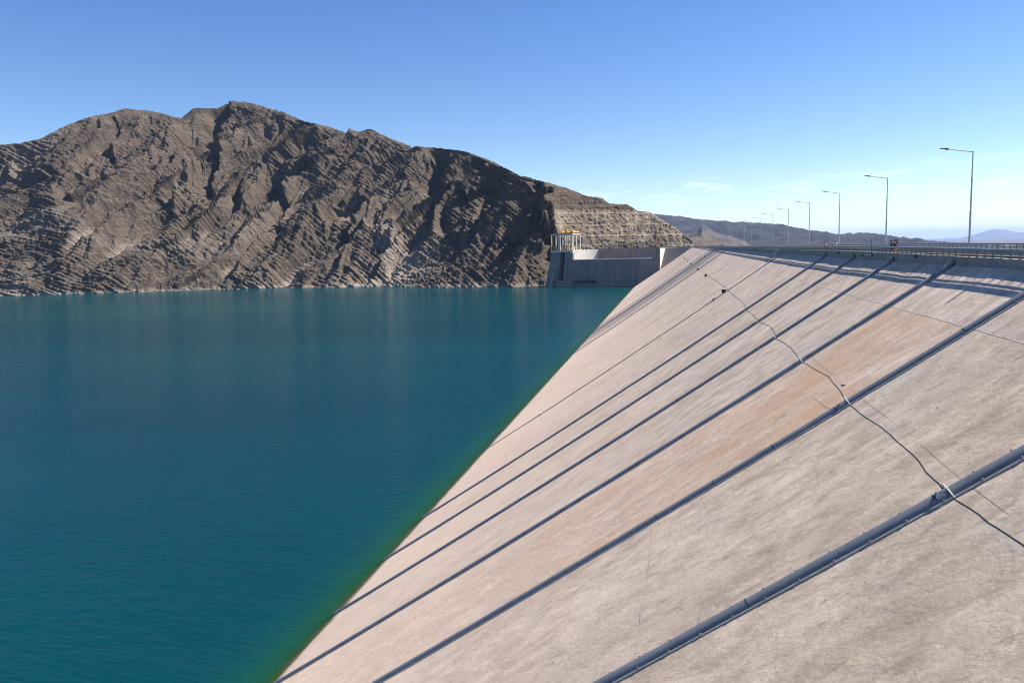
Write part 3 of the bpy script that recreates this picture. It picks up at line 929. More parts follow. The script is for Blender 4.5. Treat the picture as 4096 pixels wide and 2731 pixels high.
joint_cover(12.4, 0.30, 0.24, True)
for X in THIN: joint_cover(X, 0.20, 0.14, False)
for X in BUNDLE: joint_cover(X, 0.36 if 290 < X < 360 else 0.3, 0.18, False)
for X in (437.2, 496.5): joint_cover(X, 0.22, 0.12, False)

# crack repairs on the slab: thin ribbons of filler
def ribbon(name, pts, w, mat, seed=0):
    P = []
    for (xa, ya), (xb, yb) in zip(pts[:-1], pts[1:]):
        m = max(2, int(math.hypot(xb-xa, yb-ya)/0.25))
        for k in range(m): P.append((xa+(xb-xa)*k/m, ya+(yb-ya)*k/m))
    P.append(pts[-1]); P = np.array(P)
    P[:, 0] += 0.10*n2(P[:, 1]*1.3+seed, P[:, 0]*1.1)+0.05*n2(P[:, 1]*5, P[:, 0]*5+seed)
    v = []; f = []
    for k in range(len(P)):
        a = P[max(k-1, 0)]; b = P[min(k+1, len(P)-1)]; d = b-a; d = d/(np.linalg.norm(d)+1e-9); nn = np.array([-d[1], d[0]])
        ww = 0.55*w*(0.6+0.8*abs(float(n2(np.float32(k*.31+seed), np.float32(seed+.5)))))
        for s in (-1, 1):
            q = P[k]+nn*s*ww
            v.append((q[0], q[1], float(slab_z(q[1])+UND(np.float32(q[0]), np.float32(q[1])))+0.012))
    for k in range(len(P)-1): f.append((2*k, 2*k+2, 2*k+3, 2*k+1))
    return dam_part(mesh_obj(name, v, f, mat))
CR = [([(41.25, 1.2), (39.0, 1.17), (34.51, 1.25), (32.36, 1.44), (30.34, 1.43), (28.2, 1.5)], .035, M_CRACK), ([(29.58, -1.25), (28.43, -.98), (27.94, -.92)], .03, M_CRACK),
      ([(44.93, .73), (43.61, .57), (42.95, .66)], .03, M_CRACK), ([(56.9, 17.2), (53.24, 17.16), (50.45, 16.9), (46.18, 16.72), (43.2, 16.85)], .04, M_CRACK),
      ([(47.57, -8.36), (45.62, -8.47), (44.4, -8.5), (43.1, -8.67)], .035, M_CRACK), ([(36.11, -11.49), (34.74, -11.3), (34.47, -11.08), (34.13, -10.35), (33.96, -10.03)], .02, M_CRACK),
      ([(41.42, -10.61), (39.92, -10.5)], .025, M_CRACK), ([(31.74, 5.47), (31.21, 5.33), (31.06, 4.5), (30.91, 3.69)], .015, M_CRACKD), ([(38.45, 6.01), (38.79, 4.49), (38.87, 3.34)], .015, M_CRACKD),
      ([(71.0, 22), (66, 21.7), (62, 22.1), (58.2, 22)], .03, M_CRACK), ([(25.5, 2.2), (22.5, 2.0), (19, 2.3)], .03, M_CRACK)]
for k, (pts, w, m) in enumerate(CR): ribbon('crack_filler' if m is M_CRACK else 'crack', pts, w, m, k*3.7)

# ------------------------------------------------------------------ spillway and intake tower
A_ = np.array([792.4, 134.5]); DU = np.array([-0.3709, -0.9287]); DW = np.array([0.9287, -0.3709])
def SP(u, w, z): 
    q = A_+DU*u+DW*w; return (q[0], q[1], z)
SPZ = math.atan2(DU[1], DU[0])
class SB(MB):
    def bx(s, u0, u1, w0, w1, z0, z1):
        # right-handed order seen from above: u along DU, w away from the viewer
        return s.hexa([SP(u0, w0, z0), SP(u0, w1, z0), SP(u1, w1, z0), SP(u1, w0, z0), SP(u0, w0, z1), SP(u0, w1, z1), SP(u1, w1, z1), SP(u1, w0, z1)])
    def ext(s, poly, w0, w1):
        # polygon in (u,z), extruded in depth
        n = len(poly)
        v = [SP(u, w0, z) for u, z in poly]+[SP(u, w1, z) for u, z in poly]
        return s.add(v, [tuple(range(n)), tuple(reversed(range(n, 2*n)))]+[(k, n+k, n+(k+1) % n, (k+1) % n) for k in range(n)])
def sp_parent(o, root, loc):
    o.parent = root; o.matrix_parent_inverse = Matrix.Translation((-loc[0], -loc[1], -loc[2])); return o
LS = SP(80, 8, WATER)
spill = empty('spillway', LS)
tag(spill, 'grey concrete spillway wall with a long pale sill at the far end of the dam', 'spillway')
def spart(mb, name, mat, smooth=False): return sp_parent(mb.build(name, mat, None, smooth), spill, LS)
# weir wall, slightly battered
w = SB(); w.hexa([SP(26, -2.0, -46), SP(26, 3, -46), SP(128.5, 3, -46), SP(128.5, -2.0, -46), SP(35.6, 0, -11.9), SP(35.6, 3, -11.9), SP(128.5, 3, -11.9), SP(128.5, 0, -11.9)])
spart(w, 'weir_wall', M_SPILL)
spart(SB().bx(35.6, 122.6, -0.35, 3.1, -11.85, -11.1), 'sill', M_PALE)  # pale copy of the concrete paints sunlight along the sill
# back wall of the side channel: curves out of the left pier, then runs straight
path = [(35.7, 3.1), (35.8, 7), (36.2, 12), (36.9, 17), (37.9, 22), (39.3, 27), (41.0, 32), (42.8, 36), (45, 40)]
path2 = [(45.02, 40.02), (57, 40), (69, 40), (81, 40), (93, 40), (105, 40), (117, 40), (130, 40)]
def channel(path, name, mat):
    v = []; f = []
    for (u, ww) in path: v += [SP(u, ww, -16), SP(u, ww, -1.15)]
    for k in range(len(path)-1): f.append((2*k, 2*k+2, 2*k+3, 2*k+1))
    m0 = len(v)
    v += [SP(u-(1.5 if name == 'curved_wall' else 0), ww+1.5, -1.15) for u, ww in path]
    for k in range(len(path)-1): f.append((2*k+1, 2*k+3, m0+k+1, m0+k))
    sp_parent(mesh_obj(name, v, f, mat), spill, LS)
channel(path, 'curved_wall', M_SUNLIT)
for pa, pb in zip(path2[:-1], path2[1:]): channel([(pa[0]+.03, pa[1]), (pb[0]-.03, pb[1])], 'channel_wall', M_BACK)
spart(SB().bx(35.7, 130, 3.05, 42, -17, -15.5), 'channel_floor', M_BACK)
# end block, right-hand battered wall
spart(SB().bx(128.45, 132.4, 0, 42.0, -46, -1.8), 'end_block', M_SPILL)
spart(SB().bx(132.42, 132.6, 0.15, 19.0, -46, -1.85), 'lit_side_plate', M_PALE)  # added thin plate, its pale colour paints sunlight on the pier side
rw = SB()
rw.hexa([SP(132.65, 0.6, -46), SP(132.65, 22, -46), SP(172, 22, -46), SP(172, 0.6, -46), SP(132.65, 0.6, -22.8), SP(132.65, 22, -22.8), SP(172, 22, -22.8), SP(172, 0.6, -22.8)])
spart(rw, 'wing_wall_base', M_SPILL)
rw = SB()
rw.hexa([SP(132.65, 0.62, -22.75), SP(132.65, 22, -22.75), SP(172, 22, -22.75), SP(172, 0.62, -22.75), SP(132.65, 13.5, -2.0), SP(132.65, 22, -2.0), SP(172, 22, -2.0), SP(172, 13.5, -2.0)])
spart(rw, 'wing_wall', M_BACK)
# road deck behind the spillway with its parapet
spart(SB().bx(20, 190, 42.3, 58, -4, -2.2), 'road_deck', M_WALK)
spart(SB().bx(132.7, 172, 22.1, 42.2, -4, -2.05), 'apron', M_BACK)
for u0 in range(22, 182, 8):
    spart(SB().bx(u0+.1, u0+7.9, 42.5, 42.8, -2.15, -0.9), 'parapet_panel', M_WALL)
# low dock and trash rack at the water
spart(SB().bx(18.5, 38, -6, -2.1, -46, -32.2), 'dock', M_SPILL)
for u0 in (41, 47, 53, 59):
    tr = SB()
    tr.bx(u0, u0+5, -2.9, -2.4, -33.0, -32.5).bx(u0, u0+5, -2.9, -2.4, -35.6, -35.2)
    for k in range(8): tr.bx(u0+k*.68, u0+k*.68+.2, -2.9, -2.4, -35.6, -32.5)
    spart(tr, 'trash_rack', M_DARK)

LT = SP(22, 9, -3)
tower = empty('intake_tower', LT)
tag(tower, 'open framed intake gate tower with white columns and yellow crane at the spillway end', 'tower')
def tpart(mb, name, mat): return sp_parent(mb.build(name, mat), tower, LT)
# buttress blocks leaning out to the left as they go down, dark gate slot between
lb = SB(); lb.hexa([SP(1.0, -3.2, -46), SP(3, 16, -46), SP(18.3, 16, -46), SP(17.6, -3.2, -46), SP(10.0, 0, -3.5), SP(10.0, 18, -3.5), SP(21.0, 18, -3.5), SP(21.0, 0, -3.5)])
tpart(lb, 'buttress', M_SPILL)
rb = SB(); rb.hexa([SP(22.6, -2.6, -46), SP(22.6, 16, -46), SP(35.6, 16, -46), SP(35.6, -2.6, -46), SP(26.7, 0, -3.5), SP(26.7, 18, -3.5), SP(35.55, 18, -3.5), SP(35.55, 0, -3.5)])
tpart(rb, 'buttress', M_SPILL)
tpart(SB().hexa([SP(16, 3.2, -46), SP(16, 10, -46), SP(27, 10, -46), SP(27, 3.2, -46), SP(19, 5, -3.6), SP(19, 10, -3.6), SP(29, 10, -3.6), SP(29, 5, -3.6)]), 'gate_slot', M_DARK)
fin = SB(); fin.add([SP(9.6, -2.0, -46), SP(10.6, -2.0, -46), SP(10.6, -11.0, -46), SP(9.6, -11.0, -46), SP(13.4, -0.6, -23.5), SP(14.2, -0.6, -23.5), SP(14.2, -2.4, -23.5), SP(13.4, -2.4, -23.5)],
                    [(0, 1, 2, 3), (7, 6, 5, 4), (0, 4, 5, 1), (1, 5, 6, 2), (2, 6, 7, 3), (3, 7, 4, 0)])
tpart(fin, 'fin', M_SUNLIT)
tpart(SB().bx(8.8, 36.2, -1.0, 19.5, -3.45, -1.5), 'deck', M_SUNLIT)
tpart(SB().bx(33.5, 36.4, -1.3, 1.2, -4.6, -1.45), 'bearing_block', M_PALE)
COLU = (9.8, 18.2, 26.4, 34.6); COLW = (0.4, 9.5, 18.2)
for u in COLU:
    for ww in COLW:
        tpart(SB().bx(u-.45, u+.45, ww-.45, ww+.45, -1.48, 14.6), 'column', M_WHITE)
for ww in COLW: tpart(SB().bx(9.0, 35.4, ww-.6, ww+.6, 14.62, 16.2), 'beam', M_WHITE)
for u in COLU: tpart(SB().bx(u-.5, u+.5, 1.05, 8.85, 14.8, 16.1).bx(u-.5, u+.5, 10.15, 17.55, 14.8, 16.1), 'cross_beam', M_WHITE)
for ww in (0.4, 18.2): tpart(SB().bx(8.6, 35.9, ww-.2, ww+.2, 16.22, 16.7), 'crane_rail', M_DARK)
for u, w0, z0 in ((12, 2, 1.5), (15, 11, 2.4), (22, 5, 2.0), (24, 13, 3.0), (29, 8, 2.2)):
    tpart(SB().bx(u, u+3.2, w0, w0+2.6, -1.48, z0).bx(u+.5, u+1.6, w0+.4, w0+1.4, z0, z0+1.0), 'gate_hoist', M_DARK if int(u) % 2 == 0 else M_WHITE)
for u, w0 in ((13, 0.2), (20.5, 1), (23, 9), (28, 1.5), (31.5, 3)):
    g = SB(); g.bx(u, u+.5, w0, w0+.5, -1.48, 2.2).bx(u+1.6, u+2.1, w0, w0+.5, -1.48, 2.2).bx(u, u+2.1, w0, w0+.5, 2.2, 2.8).bx(u+.7, u+1.4, w0, w0+.5, 2.8, 4.0)
    tpart(g, 'hoist_frame', M_YEL)
rl = SB()
rl.bx(8.9, 36.1, -.95, -.85, -.45, -.3).bx(8.9, 36.1, -.95, -.85, -1.0, -.9).bx(36.0, 36.1, -.85, 19.4, -.45, -.3).bx(36.0, 36.1, -.85, 19.4, -1.0, -.9)
for k in range(19): rl.bx(9+k*1.5, 9.1+k*1.5, -.95, -.85, -1.5, -.3)
for k in range(13): rl.bx(36.0, 36.1, -.8+k*1.6, -.7+k*1.6, -1.5, -.3)
tpart(rl, 'deck_railing', M_YEL)
LC = SP(28, 9, 16.7)
crane = empty('bridge_crane', LC)
tag(crane, 'yellow overhead bridge crane on the roof of the intake tower', 'crane')
def cpart(mb, name, mat): return sp_parent(mb.build(name, mat), crane, LC)
for u in (22.5, 32.5): cpart(SB().bx(u, u+1.0, -0.4, 19, 17.25, 18.6), 'girder', M_YEL)
for ww in (0.2, 18.4): cpart(SB().bx(21.5, 34.5, ww-.35, ww+.35, 16.72, 17.2), 'end_truck', M_YEL)
cpart(SB().bx(22.2, 33.8, 5.5, 11.5, 18.65, 19.1).bx(23, 26, 6, 9.6, 19.1, 20.4).bx(27.5, 31, 6.5, 9, 19.1, 20.0), 'trolley', M_YEL)
cpart(SB().bx(33.8, 36.2, 0.6, 3.0, 16.9, 18.9), 'cab', M_WHITE)
hr = SB()
for k in range(10): hr.bx(22.2, 22.3, k*2, k*2+.1, 18.6, 19.7)
hr.bx(22.2, 22.3, 0, 18.6, 19.6, 19.72).bx(22.2, 22.3, 0, 18.6, 19.1, 19.2)
cpart(hr, 'handrail', M_YEL)

# ------------------------------------------------------------------ railings
def post_mesh(): 
    return MB().box((0, 0, .255), (.11, .05, .50)).box((0, 0, .008), (.22, .15, .016)).box((0, .045, .30), (.07, .06, .05)).mesh('railing_post', M_RAIL)
pm = post_mesh()
def railing(yc, label):
    loc = (300, yc, -1.2)
    r = empty('railing', loc); tag(r, label, 'railing', 'crest railings')
    inv = Matrix.Translation((-300, -yc, 1.2))
    xs = np.arange(27.7, X_END-2, PANEL/6)
    for x in xs[:300]:
        o = link('post', pm, r, (float(x), yc, -1.2+float(camber(x)))); o.matrix_parent_inverse = inv
    mb = MB()
    for x in xs[300:]:
        c = -1.2+float(camber(x)); mb.box((x, yc, c+.255), (.11, .05, .5))
    o = mb.build('distant_posts', M_RAIL, r); o.matrix_parent_inverse = inv; o['kind'] = 'stuff'
    px = np.concatenate([np.arange(27.0, 200, 1.2375), np.arange(200, X_END-1, 7.4)])
    wob = 0.012*n2(px/4.0+yc, px*0+1)
    for name, h, rad, mat, seg in (('top_rail', .50, .08, M_RAILLT, 8), ('middle_rail', .27, .042, M_RAILLT, 6)):
        t = MB().tube([(x, yc+.03+float(wb)*.6, -1.2+float(camber(x))+h+float(wb)) for x, wb in zip(px, wob)], rad, seg)
        o = t.build(name, mat, r, True); o.matrix_parent_inverse = inv
    return r
railing(YT-0.07, 'long grey steel railing on the parapet nearest the water')
railing(-28.57, 'grey steel railing along the far side of the crest road')

# ------------------------------------------------------------------ street lamps
def lamp_meshes(H, arm, rise, k=1.0):
    pole = MB()
    pole.tube([(0, 0, 0), (0, 0, H*.42)], [.105*k, .095*k], 10).tube([(0, 0, H*.42), (0, 0, H*.74)], [.082*k, .074*k], 10).tube([(0, 0, H*.74), (0, 0, H)], [.064*k, .052*k], 10)
    ar = MB().tube([(0, 0, H-.10), (0, arm*.5, H-.10+rise*.5), (0, arm, H-.10+rise)], [.048, .04, .034], 8)
    hd = MB()
    z = H-.10+rise
    hd.hexa([(-.11, arm-.12, z-.03), (.11, arm-.12, z-.03), (.13, arm+.66, z+.04), (-.13, arm+.66, z+.04),
             (-.08, arm-.12, z+.08), (.08, arm-.12, z+.08), (.10, arm+.60, z+.13), (-.10, arm+.60, z+.13)])
    hd.box((0, arm+.0, z-.01), (.12, .3, .14))
    base = MB().box((0, 0, .02), (.36, .36, .04)).box((0, 0, .18), (.20, .20, .30))
    col = MB().tube([(0, 0, H*.42-.05), (0, 0, H*.42+.03)], .112, 10).tube([(0, 0, H*.74-.05), (0, 0, H*.74+.03)], .09, 10)
    return (('pole', pole.mesh('lamp_pole', M_STEEL, False)), ('arm', ar.mesh('lamp_arm', M_STEEL)), ('lamp_head', hd.mesh('lamp_head', M_LAMP)),
            ('base_plate', base.mesh('lamp_base', M_STEEL)), ('collar', col.mesh('lamp_collar', M_STEEL)))
LM = lamp_meshes(10.2, 2.35, .42)
ORD = ['', 'second', 'third', 'fourth', 'fifth', 'sixth', 'seventh', 'eighth', 'ninth', 'tenth', 'eleventh', 'twelfth', 'thirteenth', 'fourteenth', 'fifteenth', 'sixteenth', 'seventeenth', 'eighteenth', 'nineteenth', 'twentieth', 'twenty-first', 'twenty-second', 'twenty-third']
def lamp(loc, rz, label, group, meshes, scale=1.0):
    r = empty('street_lamp', loc, rz); r.scale = (scale,)*3
    tag(r, label, 'street lamp', group)
    for nm, me in meshes: link(nm, me, r)
    return r
for k in range(-1, 22):
    x = 82.9+29.83*k
    c = float(camber(x))
    if k == -1: lab = 'street lamp nearest the viewer, its long shadow lying on the slab'
    elif k == 0: lab = 'tallest looking street lamp at the right, a tapered grey pole with one arm'
    else: lab = '%s street lamp from the right in the row along the crest' % ORD[k]
    lamp((x, -29.1+0.02*(k % 3), -1.85+c), random.uniform(-.012, .012), lab, 'lamps along the crest road', LM)
LM2 = lamp_meshes(9.2, 1.0, .45, 2.2)
for k, (u, lab) in enumerate(((32.0, 'street lamp beside the intake tower, leftmost on the spillway road'), (66, 'street lamp above the lit end of the spillway channel'), (97, 'street lamp above the right end of the spillway sill'), (127, 'street lamp above the wing wall, rightmost on the spillway road'))):
    q = SP(u, 44, -2.19)
    lamp(q, SPZ+math.pi+.5, lab, 'lamps on the spillway road', LM2)

# white barrier frames on the spillway road
for u, lab in ((124.5, 'white barrier frame on the spillway road under the rightmost lamp'), (140, 'white barrier frame where the spillway road meets the dam crest')):
    q = SP(u, 45.5, -2.19)
    r = empty('barrier_frame', q, SPZ); tag(r, lab, 'barrier', 'white barrier frames')
    for s in (-2.2, 0, 2.2): link('post', MB().box((s, 0, 1.1), (.2, .2, 2.2)).mesh('barrier_post', M_WHITE), r)
    for z in (1.1, 2.1): link('rail', MB().box((0, 0.16, z), (4.9, .1, .3)).mesh('barrier_rail', M_WHITE), r)

# ------------------------------------------------------------------ instrument boxes on the face
def inst_box(X, Y, w, h, d, label, bar=True):
    z = float(slab_z(Y))
    r = empty('instrument_box', (X, Y, z)); tag(r, label, 'box', 'instrument boxes on the slab')
    b = MB()
    lo = h
    b.hexa([(-w/2, -d/2, -.5), (w/2, -d/2, -.5), (w/2, d/2, -.8), (-w/2, d/2, -.8), (-w/2, -d/2, lo), (w/2, -d/2, lo), (w/2, d/2, lo), (-w/2, d/2, lo)])
    link('housing', b.mesh('housing', M_BOX), r)
    link('lid', MB().box((0, 0, lo+.04), (w+.06, d+.06, .05)).mesh('lid', M_PALE), r)
    return r
inst_box(140.6, -9.2, .62, .72, .7, 'largest dark box on the slab beside the thin joint cover', True)
inst_box(139.9, -7.4, .4, .3, .4, 'small dark box just below the largest box on the slab')
inst_box(139.8, 25.2, .4, .26, .4, 'small dark box low on the slab near the waterline')
inst_box(214.8, -9.2, .6, .7, .6, 'dark box standing alone on the slab near the end of the cable')
inst_box(275.2, -9.15, .7, .6, .7, 'dark box at the right edge of the joint cover bundle')
inst_box(364.1, -9.0, .8, .6, .8, 'dark box on the left joint cover of the bundle')
inst_box(439.1, -8.9, .8, .6, .8, 'dark box on the thin joint left of the bundle')
inst_box(514.5, -8.7, .8, .6, .8, 'far dark box, second from the left on the slab')
inst_box(569.2, -8.6, .8, .6, .8, 'farthest dark box on the slab, close to its edge')

# ------------------------------------------------------------------ cable across the face
CAB = [(263, -9.67), (240, -9.72), (201.2, -9.77), (165.9, -10), (145.8, -10.03), (139.9, -9.98), (132, -9.94), (120.7, -9.86), (113, -9.95), (107.3, -9.78), (103.6, -9.58), (101.5, -9.46), (96.9, -9.61), (92.3, -9.59), (87.8, -9.45), (86.3, -9.39), (82.7, -9.64), (79, -9.8), (75.7, -9.67), (73, -9.44), (71.8, -9.33), (67.6, -9.49), (64, -9.54), (60.5, -9.43), (57.4, -9.33), (53.1, -9.53), (49.7, -9.69), (47.3, -9.56), (45, -9.48), (42.5, -9.33), (39.9, -9.36), (37.7, -9.44), (35.2, -9.49), (32.8, -9.48), (30.5, -9.41), (29.2, -9.35), (27.3, -9.27), (25.8, -9.39), (24.4, -9.45), (22.4, -9.57), (19, -9.6), (12.5, -9.4)]
ct = []
for (xa, ya), (xb, yb) in zip(CAB[:-1], CAB[1:]):
    m = max(1, int(abs(xb-xa)/0.5))
    for k in range(m): ct.append((xa+(xb-xa)*k/m, ya+(yb-ya)*k/m))
pts = []
for (x, y) in ct:
    y = y+0.05*float(n2(np.float32(x*.9), np.float32(1.5)))
    lift = 0.005
    for R_ in RIBS+[12.4]:
        d = abs(x-R_)
        if d < 0.5: lift = max(lift, 0.31*math.sqrt(max(0, 1-(d/.5)**2)))
    pts.append((x, y+lift*.55, float(slab_z(y)+UND(np.float32(x), np.float32(y)))+lift*.83))
cab = empty('instrument_cable', (27.3, -9.3, float(slab_z(-9.3))))
tag(cab, 'thin dark cable snaking across the slab and over the joint covers', 'cable')
cinv = Matrix.Translation((-27.3, 9.3, -float(slab_z(-9.3))))
o = MB().tube(pts, [.011 if q[0] < 60 else .014 if q[0] < 120 else .02 for q in pts], 6).build('sheath', M_CABLE, cab, True); o.matrix_parent_inverse = cinv
for X in RIBS:
    b = MB(); q = []
    for k in range(9):
        a = math.pi*k/8
        q.append((X-0.46*math.cos(a), -9.32+.5547*(.34*math.sin(a)+.05), float(slab_z(-9.32))+.832*(.34*math.sin(a)+.05)))
    b.tube(q, .03, 6)
    o = b.build('cable_bridge', M_CLIP, cab); o.matrix_parent_inverse = cinv
wire_pts = [(x, -9.9+.02*math.sin(x*.5), float(slab_z(-9.9)+UND(np.float32(x), np.float32(-9.9)))+(.30 if min(abs(x-r) for r in RIBS+[12.4]) < .35 else .006)) for x in np.arange(13, 60, .25)]
o = MB().tube(wire_pts, .004, 4).build('guide_wire', M_CABLE)
tag(o, 'very thin straight wire running just above the snaking cable', 'wire')

# short rod and ring lying on the slab by the cable
o = MB().tube([(46.4, -9.75, float(slab_z(-9.75))+.03), (45.8, -9.85, float(slab_z(-9.85))+.04)], .02, 6).build('anchor_rod', M_RUST)
tag(o, 'short rusty rod lying on the orange slab above the cable', 'rod')

# ------------------------------------------------------------------ mast and ladder on the parapet
c79 = float(camber(79))
mast = empty('gauge_mast', (79.0, YT+.05, -1.55))
tag(mast, 'thin dark vertical mast with a white side arm fixed to the parapet', 'mast')
link('pole', MB().tube([(0, .12, -.05), (0, .12, 1.6)], .035, 8).mesh('pole', M_RAIL), mast)
link('bracket', MB().box((0, .04, .02), (.22, .2, .16)).mesh('bracket', M_RUST), mast)
link('arm', MB().tube([(.1, .12, 0), (1.7, .12, 0), (3.2, .12, -.02)], .04, 8).mesh('arm', M_CLIP), mast)
link('sensor_box', MB().box((3.35, .12, -.03), (.35, .2, .16)).box((3.35, .12, .07), (.2, .12, .05)).mesh('sensor_box', M_DARK), mast)

lad = empty('access_ladder', (146, YT+.1, -2.0))
tag(lad, 'white tubular ladder frame hung over the parapet in the middle of the crest', 'ladder')
for s in (-2.6, 2.6):
    link('stile', MB().tube([(s, .8, -.5), (s, .15, .45), (s, .05, 1.15), (s, -.5, 1.2)], .06, 6).mesh('stile', M_WHITE), lad)
for y, z in ((.62, -.22), (.4, .12), (.15, .45), (.1, .8), (.05, 1.15)):
    link('rung', MB().tube([(-2.6, y, z), (2.6, y, z)], .05, 6).mesh('rung', M_WHITE), lad)

# ------------------------------------------------------------------ people
def skin_mesh(name, joints, bones, mat, parent, sub=1):
    """joints: dict name -> (pos, rx, ry); grows one continuous surface over the bones"""
    me = bpy.data.meshes.new(name)
    keys = list(joints); idx = {k: i for i, k in enumerate(keys)}
    me.from_pydata([joints[k][0] for k in keys], [(idx[a], idx[b]) for a, b in bones], [])
    o = link(name, me, parent)
    mod = o.modifiers.new('skin', 'SKIN')
    sv = me.skin_vertices[0].data
    for k in keys:
        sv[idx[k]].radius = (joints[k][1], joints[k][2]); sv[idx[k]].use_root = False
    sv[0].use_root = True
    mod.use_smooth_shade = True
    if sub:
        s = o.modifiers.new('smooth', 'SUBSURF'); s.levels = sub; s.render_levels = sub
    me.materials.append(mat)
    return o
def person(loc, rz, H, label, shirt, shorts, hair, cap=None, lean=0.0, arm='rail', stride=.0, longhair=False, skin=(0.33, 0.19, 0.12)):
    p = empty('person', loc, rz); tag(p, label, 'person', 'people walking on the crest')
    k = H/1.70
    ms = simple_mat('skin_tone', skin, .6); mt = simple_mat('shirt_cloth', shirt, .9); mh = simple_mat('hair', hair, .7); mo = simple_mat('shorts_cloth', shorts, .9); mf = simple_mat('shoes', (.5, .48, .45), .7)
    def V(x, y, z): 
        # x is the facing direction; lean bends the trunk forward above the hips
        zz = max(0, z-.92)
        return ((x+zz*math.sin(lean))*k, y*k, (z-zz*(1-math.cos(lean)))*k)
    J = {'pelvis': (V(0, 0, .94), .14*k, .11*k), 'waist': (V(0, 0, 1.08), .125*k, .10*k), 'chest': (V(0, 0, 1.27), .155*k, .115*k), 'neck0': (V(0, 0, 1.43), .07*k, .06*k),
         'neck': (V(.01, 0, 1.49), .05*k, .05*k), 'head0': (V(.025, 0, 1.55), .075*k, .085*k), 'head1': (V(.03, 0, 1.62), .08*k, .095*k), 'head2': (V(.02, 0, 1.68), .055*k, .06*k), 'nose': (V(.125, 0, 1.58), .014*k, .014*k)}
    B = [('pelvis', 'waist'), ('waist', 'chest'), ('chest', 'neck0'), ('neck0', 'neck'), ('neck', 'head0'), ('head0', 'head1'), ('head1', 'head2'), ('head0', 'nose')]
    for s, nm in ((1, 'l'), (-1, 'r')):
        st = stride*s
        J['hip'+nm] = (V(0, .10*s, .88), .095*k, .095*k)
        J['knee'+nm] = (V(st*.45+.03, .11*s, .49), .06*k, .06*k)
        J['ankle'+nm] = (V(st*.9-.02-.06*(st < 0), .11*s, .09+.05*(st < 0)), .04*k, .04*k)
        J['toe'+nm] = (V(st*.9+.17-.06*(st < 0), .12*s, .035), .04*k, .03*k)
        B += [('pelvis', 'hip'+nm), ('hip'+nm, 'knee'+nm), ('knee'+nm, 'ankle'+nm), ('ankle'+nm, 'toe'+nm)]
        J['sho'+nm] = (V(0, .19*s, 1.38), .06*k, .06*k)
        if arm == 'rail':
            J['elb'+nm] = (V(.10, .26*s, 1.14), .043*k, .043*k); J['wri'+nm] = (V(.33, .20*s, 1.08), .03*k, .03*k); d = (1, -.1*s, -.1)
        elif arm == 'chest':
            J['elb'+nm] = (V(.12, .24*s, 1.13), .043*k, .043*k); J['wri'+nm] = (V(.27, .10*s, 1.30), .03*k, .03*k); d = (.5, -.4*s, .7)
        else:
            J['elb'+nm] = (V(-.04-.10*s*stride, .24*s, 1.12), .043*k, .043*k); J['wri'+nm] = (V(.06-.25*s*stride, .25*s, .89), .03*k, .03*k); d = (.15, 0, -1)
        wq = np.array(J['wri'+nm][0]); d = np.array(d, float); d /= np.linalg.norm(d)
        pq = wq+d*.065*k
        J['palm'+nm] = (tuple(pq), .036*k, .016*k)
        B += [('chest', 'sho'+nm), ('sho'+nm, 'elb'+nm), ('elb'+nm, 'wri'+nm), ('wri'+nm, 'palm'+nm)]
        side = np.cross(d, np.array([0, 1.0, 0])); side /= np.linalg.norm(side)+1e-6
        for fi, (o_, ln) in enumerate(((-.030, .055), (-.010, .07), (.010, .075), (.030, .065))):
            a = pq+side*o_*k+d*.025*k; b_ = a+d*ln*.55*k; c_ = b_+d*ln*.4*k+np.array([0, -.018*s*k, -.012*k])
            J['f%d%s' % (fi, nm)] = (tuple(b_), .0085*k, .0085*k); J['g%d%s' % (fi, nm)] = (tuple(c_), .0075*k, .0075*k)
            B += [('palm'+nm, 'f%d%s' % (fi, nm)), ('f%d%s' % (fi, nm), 'g%d%s' % (fi, nm))]
        th = wq+d*.035*k+side*.045*k
        J['th'+nm] = (tuple(th), .010*k, .010*k); J['tg'+nm] = (tuple(th+d*.04*k), .0085*k, .0085*k)
        B += [('wri'+nm, 'th'+nm), ('th'+nm, 'tg'+nm)]
    skin_mesh('body', J, B, ms, p)
    # shirt with short sleeves
    JS = {n_: (J[n_][0], J[n_][1]+.022*k, J[n_][2]+.022*k) for n_ in ('pelvis', 'waist', 'chest')}
    JS['collar'] = (V(0, 0, 1.41), .085*k, .075*k)
    BS = [('pelvis', 'waist'), ('waist', 'chest'), ('chest', 'collar')]
    for nm in 'lr':
        a = np.array(J['sho'+nm][0]); e = np.array(J['elb'+nm][0])
        JS['s'+nm] = (J['sho'+nm][0], .078*k, .078*k); JS['e'+nm] = (tuple(a+(e-a)*.65), .066*k, .066*k)
        BS += [('chest', 's'+nm), ('s'+nm, 'e'+nm)]
    skin_mesh('shirt', JS, BS, mt, p)
    JT = {'pelvis': (V(0, 0, .93), .165*k, .14*k)}; BT = []
    for nm in 'lr':
        h_ = np.array(J['hip'+nm][0]); q_ = np.array(J['knee'+nm][0])
        JT['h'+nm] = (tuple(h_), .115*k, .115*k); JT['k'+nm] = (tuple(h_+(q_-h_)*.8), .095*k, .095*k)
        BT += [('pelvis', 'h'+nm), ('h'+nm, 'k'+nm)]
    skin_mesh('shorts', JT, BT, mo, p)
    hb = MB(); hc = V(-.005, 0, 1.63)
    hb.sphere(hc, .115*k, 12, 8, (1.0, .9, .85))
    if longhair: hb.sphere(V(-.07, 0, 1.52), .10*k, 10, 7, (.75, 1.0, 1.5))
    hb.build('hair', mh, p, True)
    for s in (1, -1):
        e = MB(); e.sphere(V(.108, .033*s, 1.615), .012*k, 6, 5); e.build('eye', M_DARK, p)
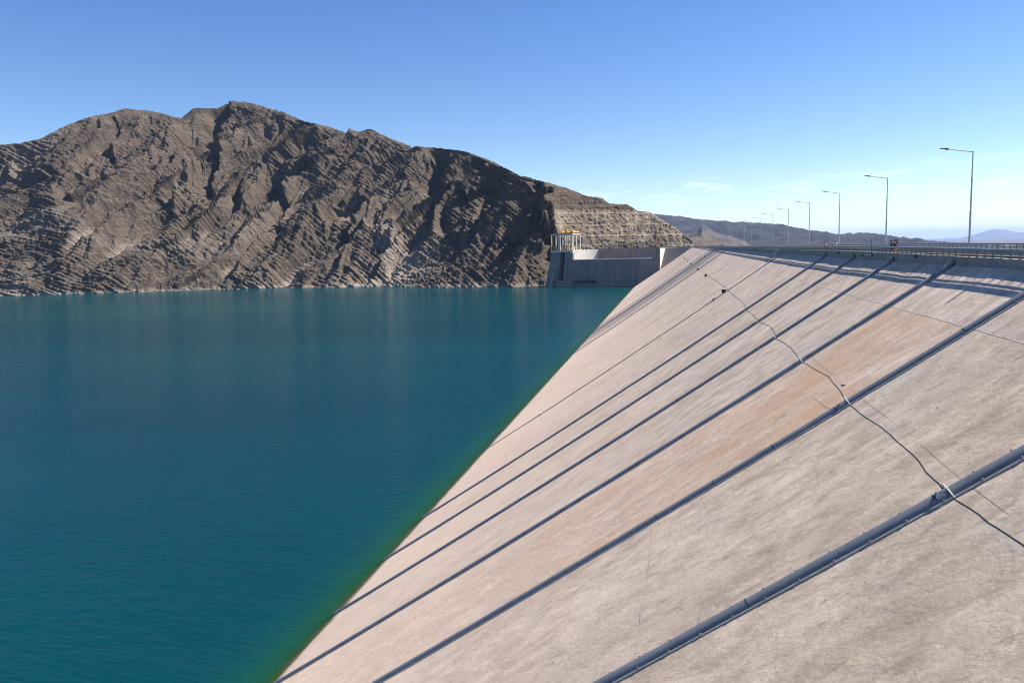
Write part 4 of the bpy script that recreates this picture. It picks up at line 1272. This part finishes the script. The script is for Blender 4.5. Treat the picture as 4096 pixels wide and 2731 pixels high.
    m_ = MB(); m_.box(V(.112, 0, 1.535), (.012*k, .045*k, .010*k)); m_.build('mouth', simple_mat('lips', (.3, .12, .1), .6), p)
    if cap:
        cb = MB(); cb.sphere(V(0, 0, 1.655), .118*k, 12, 8, (1.02, .95, .72)); q = V(.14, 0, 1.655); cb.box(q, (.16*k, .16*k, .018*k))
        cb.build('cap', simple_mat('cap_cloth', cap, .8), p, True)
    for nm in 'lr':
        a = np.array(J['ankle'+nm][0]); t_ = np.array(J['toe'+nm][0]); m_ = (a+t_)/2
        MB().sphere((m_[0], m_[1], t_[2]+.012*k), .13*k, 10, 6, (1.1, .42, .42)).build('shoe', mf, p, True)
    return p
def stand(x, y): return (x, y, -1.64+float(camber(x)))
person(stand(76.4, -20.25), 1.9, 1.58, 'person in a blue cap and dark teal shirt walking by the railing', (0.012, 0.10, 0.16), (0.02, 0.022, 0.03), (0.02, 0.015, 0.012), (0.01, 0.03, 0.22), .05, 'walk', .16)
person(stand(74.6, -20.1), 2.3, 1.66, 'person in a dark green top and orange shorts raising hands to the face', (0.02, 0.045, 0.035), (0.75, 0.27, 0.02), (0.015, 0.012, 0.01), None, .03, 'chest', .12, True)
person(stand(105.5, -20.0), 1.75, 1.62, 'person in a blue and white shirt leaning forward over the railing', (0.42, 0.47, 0.58), (0.03, 0.035, 0.05), (0.012, 0.01, 0.01), None, .50, 'rail', .05)
person(stand(100.6, -20.1), 2.6, 1.63, 'person with long brown hair and a white top standing by the railing', (0.70, 0.68, 0.68), (0.40, 0.38, 0.40), (0.05, 0.022, 0.012), None, .05, 'walk', .1, True)

# ------------------------------------------------------------------ haze
hz = NT('desert_haze')
pv = hz.new('ShaderNodeVolumePrincipled')
pv.inputs['Color'].default_value = (0.42, 0.63, 1.0, 1)
pv.inputs['Density'].default_value = 2.9e-5
pv.inputs['Anisotropy'].default_value = 0.25
hz.l(pv.outputs[0], hz.out.inputs['Volume'])
hb = MB().box((28000, -12000, 170), (64200, 66000, 544))
ho = hb.build('haze', hz.m)
ho['kind'] = 'stuff'
